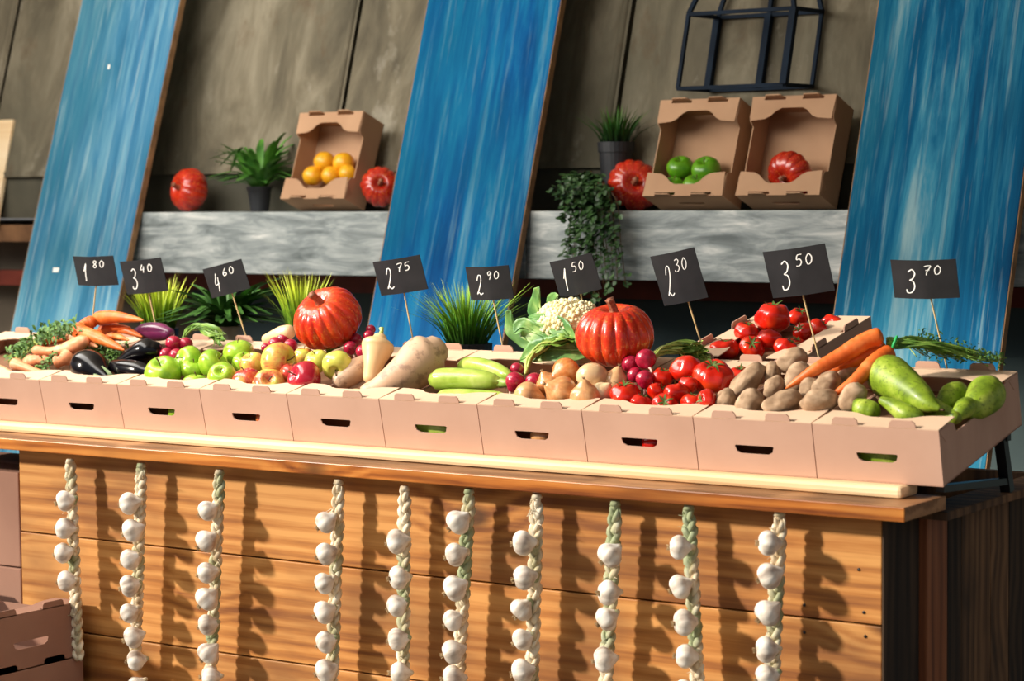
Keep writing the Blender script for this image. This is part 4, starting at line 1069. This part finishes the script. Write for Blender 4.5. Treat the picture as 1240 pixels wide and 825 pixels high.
for i, (top, (bx, _), bulbs) in enumerate(GB):
    Yb = -.112; A = at(top[0], top[1]-2, Yb); Bt = at(bx, 800, Yb); rr = random.Random(i+20)
    zend = .36
    def ax_(z): return lerp(A.x, Bt.x, (A.z-z)/(A.z-Bt.z))
    t = thing('garlic_braid', A, where[i] + (', white bulbs on plaited stalks' if len(where[i].split()) < 11 else ''), 'garlic', 'garlic braids hanging from the counter edge')
    b = MB(); n = 90; pit = rr.uniform(.062, .078); ph0 = rr.random()*6
    for s_ in range(3):
        pts = []; rad = []
        for k in range(n+1):
            z = lerp(A.z, zend, k/n); ph = 2*PI*(A.z-z)/pit + 2*PI*s_/3 + ph0; w_ = min(1, .35+k/8)
            pts.append(V((ax_(z)+.0095*w_*math.sin(ph), Yb+.005*math.sin(2*ph), z))-A); rad.append((.0068+.0018*noise.noise(V((k*.3, s_, i))))*(.75+.25*w_))
        b.tube(pts, rad, 8, True, lambda t_, a: 1+.18*math.cos(a*3))
    for k in range(22):
        z = lerp(A.z-.01, zend, rr.random()); p = V((ax_(z)+rr.uniform(-.01,.01), Yb-.004, z))-A
        d = V((rr.uniform(-1,1), -.5, rr.uniform(-1.2,.6))).normalized()*rr.uniform(.012, .03)
        b.tube([p, p+d*.5+V((0,0,.003)), p+d], [.0015, .001, .0004], 5)
    for k in range(6):
        d = V((rr.uniform(-.014,.014), rr.uniform(-.008,.002), -rr.uniform(.01,.03))); p = V((0, 0, -.002)); b.tube([p, p+d*.4+V((d.x*.5,0,0)), p+d], [.003, .0022, .0008], 5)
    b.tube([V((.0, 0, .006)), V((0, 0, -.004))], [.009, .012], 10)
    b.build('plaited_stalks', MT['braid'], t)
    zs = [b_[1] for b_ in bulbs]; st = (zs[-1]-zs[0])/(len(zs)-1); bl = list(bulbs)
    if i > 0:
        while bl[-1][1] < 870: bl.append((bl[-1][0]+rr.uniform(-2,2), bl[-1][1]+st))
    for k, (px, py) in enumerate(bl):
        P = at(px, py, -.146+rr.uniform(-.008,.008))
        d = V((-.75+rr.uniform(-.4,.3), -.55, rr.uniform(-.75,.05))).normalized(); m1, m2 = GP[(i+k) % 3]
        x = d.orthogonal().normalized(); M = Matrix((x, d.cross(x), d)).transposed() @ Matrix.Rotation(rr.uniform(0,6), 3, 'Z') @ Matrix.Scale(rr.uniform(.93,1.1), 3)
        mm = M.to_4x4(); mm.translation = P-A
        o = bpy.data.objects.new('garlic_bulb', m1); COL.objects.link(o); o.parent = t; o.matrix_local = mm
        q = bpy.data.objects.new('roots', m2); COL.objects.link(q); q.parent = o
        b = MB(); z = P.z-.004; e = V((ax_(z-.02), Yb, z-.02))-A; s0 = P-A-d*.014
        b.tube(catmull([s0, s0-d*.014, (s0-d*.02+e)/2+V((0,0,.004)), e], 4), [.010,.0085,.007,.006,.0055,.005,.005,.005,.005,.005,.005,.005,.004], 8)
        b.build('bulb_neck', MT['braid'], t)

# ------------------------------------------------------------------ price tags
DG = {'0': [[(.5,1),(.15,.6),(.3,.05),(.7,.1),(.85,.6),(.5,1)]], '1': [[(.12,.55),(.5,1),(.36,.5),(.42,.0)]],
 '2': [[(.08,.72),(.28,.98),(.62,.96),(.66,.68),(.36,.3),(.06,.04),(.3,.13),(.6,.02),(.95,.10)]],
 '3': [[(.12,.9),(.5,1),(.78,.84),(.62,.62),(.35,.54),(.68,.48),(.84,.25),(.6,.02),(.2,.0),(.08,.14)]],
 '4': [[(.42,1),(.10,.42),(.78,.44)], [(.66,.78),(.56,.0)]], '5': [[(.85,1),(.32,.96),(.2,.58),(.55,.62),(.8,.35),(.58,.04),(.12,.03)]],
 '6': [[(.7,1),(.3,.65),(.12,.25),(.35,.0),(.7,.1),(.72,.35),(.42,.45),(.16,.26)]], '7': [[(.08,.9),(.4,1),(.88,.95),(.5,.4),(.42,0)], [(.28,.5),(.78,.55)]],
 '8': [[(.5,.52),(.2,.75),(.45,1),(.75,.8),(.5,.52),(.2,.25),(.45,0),(.75,.22),(.5,.52)]], '9': [[(.78,.85),(.45,1),(.2,.75),(.45,.52),(.78,.85),(.72,.4),(.5,0)]]}
def glyph(b, ch, x0, y0, w, h, lw, surf, slant=.16):
    for st in DG[ch]:
        P = catmull([(x0+p[0]*w+(p[1]-.5)*h*slant, y0+p[1]*h, 0) for p in st], 6); rows = []
        for i, p in enumerate(P):
            tn = (P[min(i+1, len(P)-1)]-P[max(i-1, 0)]).normalized(); s_ = V((-tn.y, tn.x, 0))*lw/2*(.8+.4*abs(tn.y))
            rows.append([surf(p.x-s_.x, p.y-s_.y), surf(p.x+s_.x, p.y+s_.y)])
        b.grid(rows)
def sign(tl, tr, br, bl, base, sbot, txt, label, Yb=None):
    """tag card whose plane leans with the crates; corners in photo pixels, stick down to the rim"""
    if Yb is None: Yb = .40*CT-H*ST-.002
    B0 = at(base[0], base[1], Yb); nrm = V((0, -CT, -ST)).normalized()
    def hit(p): d = ray(*p); return CAM + d*((B0-CAM).dot(nrm)/d.dot(nrm))
    a, b_, c, d_ = map(hit, (tl, tr, br, bl)); C = (a+b_+c+d_)/4; ux = ((b_-a)+(c-d_)).normalized(); w = ((b_-a).length+(c-d_).length)/2
    uy0 = ((a-d_)+(b_-c))/2; uy = nrm.cross(ux); uy = uy if uy.z > 0 else -uy; h = abs(uy0.dot(uy)); nz = ux.cross(uy)
    M = Matrix((ux, uy, nz)).transposed(); t = thing('price_tag', C, label, 'price tag', 'black price tags', M); Mi = M.inverted()
    bulge = .010 if w > .05 else .01
    def surf(x, y, off=.0): return V((x, y, bulge*(1-abs(2*x/w)**1.3) - bulge*.5 + off))
    for s_, nm, mt in ((0, 'card', 'slate'),):
        b = MB(); nx = 16
        for off, fl in ((0, False), (-.0016, True)):
            rows = [[surf(lerp(-w/2, w/2, i/nx), y, off) for i in range(nx+1)] for y in (-h/2, 0, h/2)]
            if fl: rows = rows[::-1]
            b.grid(rows)
        for y in (-h/2, h/2):
            b.grid([[surf(lerp(-w/2, w/2, i/nx), y, o_) for i in range(nx+1)] for o_ in (0, -.0016)][::(1 if y < 0 else -1)])
        b.build(nm, MT[mt], t, True)
    b = MB(); sf = lambda x, y: surf(x, y, .0006)
    glyph(b, txt[0], -w*.27, -h*.34, w*.17, h*.60, w*.017, sf)
    glyph(b, txt[1], w*.02, h*.12, w*.12, h*.24, w*.014, sf); glyph(b, txt[2], w*.17, h*.13, w*.12, h*.23, w*.014, sf)
    b.build('price_writing', MT['chalk'], t, False)
    # stick behind the card and down into the rim
    pb = Mi @ (hit(sbot)-C); pt = Mi @ (hit(base)-C); dr = (pb-pt).normalized() if (pb-pt).length > .01 else V((.2,-1,0))
    pt.z = -.004; b = MB(); top = V((pt.x, pt.y, -.0045)) - dr*h*.75; pb.z = min(pb.z, 0)
    b.tube([V((top.x, top.y, -.0075)), V((pt.x, pt.y, -.0075)), V((pb.x, pb.y, -.006)), V((pb.x, pb.y, -.006))+dr*.012], .0019, 8)
    b.build('stick', MT['stick'], t)
sign((90,311),(139,310),(138,346),(90,346),(114,346),(109,400),'180','slate price tag reading 1 80 above the carrots, leftmost tag')
sign((144,317),(193,313),(202,352),(152,358),(178,357),(190,410),'340','slate price tag reading 3 40 above the bright grass and purple aubergine')
sign((242,328),(289,314),(303,350),(257,361),(279,357),(296,408),'460','tilted slate price tag reading 4 60 above the green apples')
sign((451,317),(507,310),(516,350),(459,360),(487,355),(499,416),'275','slate price tag reading 2 75 above the squashes, before the middle plank')
sign((561,325),(613,321),(622,363),(570,363),(595,363),(607,420),'290','slate price tag reading 2 90 in front of the middle grass pot')
sign((664,318),(714,307),(728,350),(677,362),(701,356),(712,420),'150','slate price tag reading 1 50 above the cauliflower')
sign((781,312),(838,301),(857,360),(808,371),(831,365),(853,434),'230','tall slate price tag reading 2 30 right of the largest pumpkin')
sign((920,306),(997,296),(1010,352),(937,362),(970,357),(991,437),'350','large slate price tag reading 3 50 over the rear tomato crate')
sign((1077,315),(1155,315),(1162,361),(1082,362),(1125,361),(1144,441),'370','slate price tag reading 3 70 above the pears, rightmost tag')

# ------------------------------------------------------------------ plants
def pot(t, c, r, h, mat):      # pot top at c (relative), open with soil
    b = MB(); P = [V((0,0,-h)), V((0,0,-h)), V((0,0,-h*.1)), V((0,0,-h*.1)), V((0,0,0)), V((0,0,0)), V((0,0,-.02))]
    b.tube([c+p for p in (V((0,0,-h)), V((0,0,-h*.15)), V((0,0,-h*.149)), V((0,0,0)), V((0,0,.0005)), V((0,0,-.018)))], [r*.72, r*.93, r, r*1.02, r*.94, r*.9], 28, True, None, V((1,0,0)))
    b.build('pot', MT[mat], t, False)
    b = MB(); b.tube([c+V((0,0,-.02)), c+V((0,0,-.012))], [r*.89, r*.88], 24, True, None, V((1,0,0))); b.build('soil', MT['soil'], t, False)
def grass(px, py, Y, r, h, pr, ph, mat, label, n=160, lean=.5, w=.0022, seed=1, pmat='pot', droop=.3):
    P = at(px, py, Y); t = thing('potted_grass', P-V((0,0,ph)), label, 'plant'); rr = random.Random(seed); o = V((0,0,ph))
    pot(t, o, pr, ph, pmat); b = MB()
    for i in range(n):
        a = rr.uniform(0, 2*PI); q = math.sqrt(rr.random()); s_ = V((math.cos(a), math.sin(a), 0)); base = o + s_*(pr*.75*q) + V((0,0,-.012))
        hh = h*rr.uniform(.6, 1.05); out = lean*h*q*rr.uniform(.4, 1.3)
        p1 = base + V((0,0,hh*.5)) + s_*out*.35; p2 = base + V((0,0,hh*(1-droop*q*rr.random()))) + s_*out
        sd_ = V((-s_.y, s_.x, 0)) if rr.random() < .5 else V((rr.uniform(-1,1), rr.uniform(-1,1), 0)).normalized()
        C_ = catmull([base, p1, p2], 4); k = len(C_)
        b.grid([[p-sd_*w*(1-(j/(k-1))**1.6), p+sd_*(w*(1-(j/(k-1))**1.6)+.0002)] for j, p in enumerate(C_)])
    b.build('blades', MT[mat], t, False)
grass(192, 398, .62, .1, .165, .055, .185, 'grass', 'bright yellow green grass plant behind the purple aubergine', 170, .42, .0034, 1, droop=.1)
grass(366, 398, .62, .1, .175, .05, .185, 'grass', 'bright grass tuft rising behind the left pumpkin', 150, .42, .0026, 2, droop=.1)
grass(566, 416, .60, .1, .175, .062, .185, 'grass_mid', 'bushy green grass plant behind the 2.90 tag', 330, .75, .0024, 3)
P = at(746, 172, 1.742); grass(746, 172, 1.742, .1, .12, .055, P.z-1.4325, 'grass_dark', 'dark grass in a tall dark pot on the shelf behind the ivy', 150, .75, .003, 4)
def fern(px, py, Y, L, n, label, mat, pr, ph, w=.010, seed=1, pm='pot', up=.7, left=0):
    P = at(px, py, Y); t = thing('potted_fern', P-V((0,0,ph)), label, 'plant'); rr = random.Random(seed); o = V((0,0,ph)); pot(t, o, pr, ph, pm); b = MB()
    for i in range(n):
        a = rr.uniform(0, 2*PI); s_ = V((math.cos(a), math.sin(a), 0)); l = L*rr.uniform(.6, 1.1); u = rr.uniform(.25, 1)*up
        base = o + s_*pr*.3 - V((0,0,.01)); p1 = base + s_*l*.35 + V((0,0,l*u*.75)); p2 = base + s_*l*(1.05-u*.45) + V((0,0,l*u*(1.0 if u > .5 else .55)))
        b.leaf([base, p1, p2], lambda t_: w*(math.sin(PI*min(1,t_*.8+.1))**.8)+.0004, (0,0,1), .35, 0, 1, rr)
    if left:
        for i in range(4):
            s_ = V((-1, rr.uniform(-.25,.15), 0)); b.leaf([o, o+s_*.07+V((0,0,.10+.01*i)), o+s_*(left-.02*i)+V((0,0,.115-.022*i))], lambda t_: w*.8*math.sin(PI*min(1,t_*.8+.1))+.0004, (0,0,1), .3, 0, 1, rr)
    b.build('fronds', MT[mat], t); return t
fern(312, 228, 1.73, .16, 85, 'green spiky grass plant on the shelf left of the orange crate', 'fern', .045, .0, .0095, 5, up=1.05, left=.20) if False else None
P = at(314, 226, 1.69); fern(314, 226, 1.69, .175, 75, 'green spiky leaved plant on the shelf left of the orange crate', 'fern', .042, P.z-1.4325, .011, 5, up=1.05, left=.20)
P = at(272, 395, .72); fern(272, 395, .72, .19, 120, 'dark green fern in a pale pot behind the 4.60 tag', 'fern_dark', .055, P.z-.8625, .010, 6, 'pot_pale', .75)
# trailing ivy over the shelf edge
P = at(712, 250, 1.635); P.z = 1.4325+.085
t = thing('trailing_ivy', (P.x, P.y, 1.4325), 'dark trailing ivy hanging over the shelf edge below the grass pot', 'plant'); pot(t, V((0,0,.085)), .05, .085, 'pot')
rr = random.Random(11); b = MB(); l = MB(); O = V((P.x, P.y, 1.4325))
for i in range(40):
    ex = rr.gauss(712, 24); ey = rr.uniform(258, 372) if i % 3 else rr.uniform(330, 380)
    if i > 30: ey = rr.uniform(215, 250)
    p0 = V((rr.uniform(-.03,.03), rr.uniform(-.03,.0), .08)); q = at(ex, ey, 1.49+rr.uniform(-.03,.0))-O
    edge = at(lerp(716, ex, .7), 250, 1.50)-O; edge.z = .03+rr.uniform(0,.02)
    P_ = catmull([p0, p0+V(((edge.x)*.4, -.05, .02)), edge, lerp(edge, q, .5)+V((rr.uniform(-.01,.01),0,0)), q], 5)
    b.tube(P_, .0013, 5)
    for k in range(2, len(P_)):
        for e in range(2):
            p = P_[k]+V((rr.uniform(-.012,.012), rr.uniform(-.014,.004), rr.uniform(-.01,.01))); d = V((rr.uniform(-1,1), rr.uniform(-.9,-.1), rr.uniform(-1,.3))).normalized()*rr.uniform(.013,.024)
            w_ = rr.uniform(.005,.009); l.leaf([p, p+d*.5, p+d], lambda u: w_*math.sin(PI*min(1,u*.8+.15))+.0005, (rr.uniform(-.3,.3),-.6,1), .2, 0, 1, rr)
b.build('stems', MT['stem'], t); l.build('leaves', MT['ivy'], t, False)
# leaves at the edges: carrot and celery tops on the left pile, leaf by the right edge
def greens(name, region, n, Yr, label, cat, mat, L=(.012,.03), w=.004, stalk=0, curve=0):
    x0, y0, x1, y1, wd = region; rr = random.Random(int(x0)); c = at((x0+x1)/2, (y0+y1)/2, sum(Yr)/2); t = thing(name, c, label, cat); l = MB()
    for i in range(n):
        k = rr.random(); px = lerp(x0, x1, k)+rr.gauss(0, wd*.5); py = lerp(y0, y1, k)-curve*math.sin(PI*k)+rr.gauss(0, wd*.5)
        p = at(px, py, rr.uniform(*Yr))-c; d = V((rr.uniform(-1,1), rr.uniform(-1,.3), rr.uniform(-.8,.8))).normalized()*rr.uniform(*L)
        l.leaf([p, p+d*.5+V((0,0,.003)), p+d], lambda u: w*math.sin(PI*min(1,u*.85+.1))+.0003, (rr.uniform(-.5,.5),-.7,1), .2, .1, 1, rr)
    l.build('leaves', MT[mat], t)
    if stalk:
        b = MB()
        for i in range(stalk):
            j = lambda s_: rr.uniform(-s_, s_)
            pts = [at(x1+j(3), y1+j(3), sum(Yr)/2)-c, at(lerp(x0,x1,.6)+j(3), lerp(y0,y1,.6)-curve+j(2), sum(Yr)/2)-c, at(x0+j(5), y0+j(5), sum(Yr)/2)-c]
            P_ = catmull(pts, 6); b.tube(P_, [.0032*(1-.5*q/len(P_)) for q in range(len(P_))], 6)
        b.build('stalks', MT['stalk'], t)
greens('bunched_greens', (14, 436, 92, 398, 10), 520, (.14, .26), 'feathery green carrot tops bent over the pile at the far left', 'leaves', 'parsley', (.010,.022), .0035, 14, 10)
greens('parsley_bunch', (112, 424, 150, 432, 12), 260, (.14, .2), 'dark curly parsley between the front aubergine and the carrots', 'leaves', 'parsley', (.008,.016), .004)
greens('wilted_herb', (52, 448, 66, 432, 8), 60, (.085, .11), 'small wilted leaf tuft on the pale carrots', 'leaves', 'parsley', (.008,.018), .003)
# ------------------------------------------------------------------ light
sd = bpy.data.lights.new('sun', 'SUN'); sd.energy = 5.0; sd.angle = math.radians(4.0); sd.color = (1, .90, .76)
so = bpy.data.objects.new('sun', sd); COL.objects.link(so)
so.rotation_euler = V((.97, 1.0, -.62)).to_track_quat('-Z', 'Y').to_euler()
al = bpy.data.lights.new('added_fill', 'AREA'); al.shape = 'RECTANGLE'; al.size = 3.4; al.size_y = .8; al.energy = 88; al.color = (1, .95, .88)  # added fill light with no real source, softly brightens wall and shelf
ao = bpy.data.objects.new('added_fill', al); COL.objects.link(ao); ao.location = (-3.0, -.35, 2.55)
ao.rotation_euler = (V((-1.9, 1.7, 1.75))-ao.location).to_track_quat('-Z', 'Y').to_euler()
w = bpy.data.worlds.new('world'); sc.world = w; w.use_nodes = True
nt = w.node_tree; bg = nt.nodes['Background']; bg.inputs[1].default_value = .48
tc = nt.nodes.new('ShaderNodeTexCoord'); sp = nt.nodes.new('ShaderNodeSeparateXYZ'); rp = nt.nodes.new('ShaderNodeValToRGB')
ml = nt.nodes.new('ShaderNodeMath'); ml.operation = 'MULTIPLY_ADD'; ml.inputs[1].default_value = .5; ml.inputs[2].default_value = .5
nt.links.new(tc.outputs['Generated'], sp.inputs[0]); nt.links.new(sp.outputs[2], ml.inputs[0]); nt.links.new(ml.outputs[0], rp.inputs[0]); nt.links.new(rp.outputs[0], bg.inputs[0])
el = rp.color_ramp.elements
while len(el) < 4: el.new(.5)
for q, (p, c) in zip(el, ((.45, (.30, .26, .22, 1)), (.53, (.42, .42, .42, 1)), (.66, (.80, .90, 1, 1)), (1, (.95, 1.0, 1, 1)))): q.position = p; q.color = c
sc.view_settings.view_transform = 'Standard'; sc.view_settings.look = 'None'
sc.view_settings.exposure = 0; sc.view_settings.gamma = 1
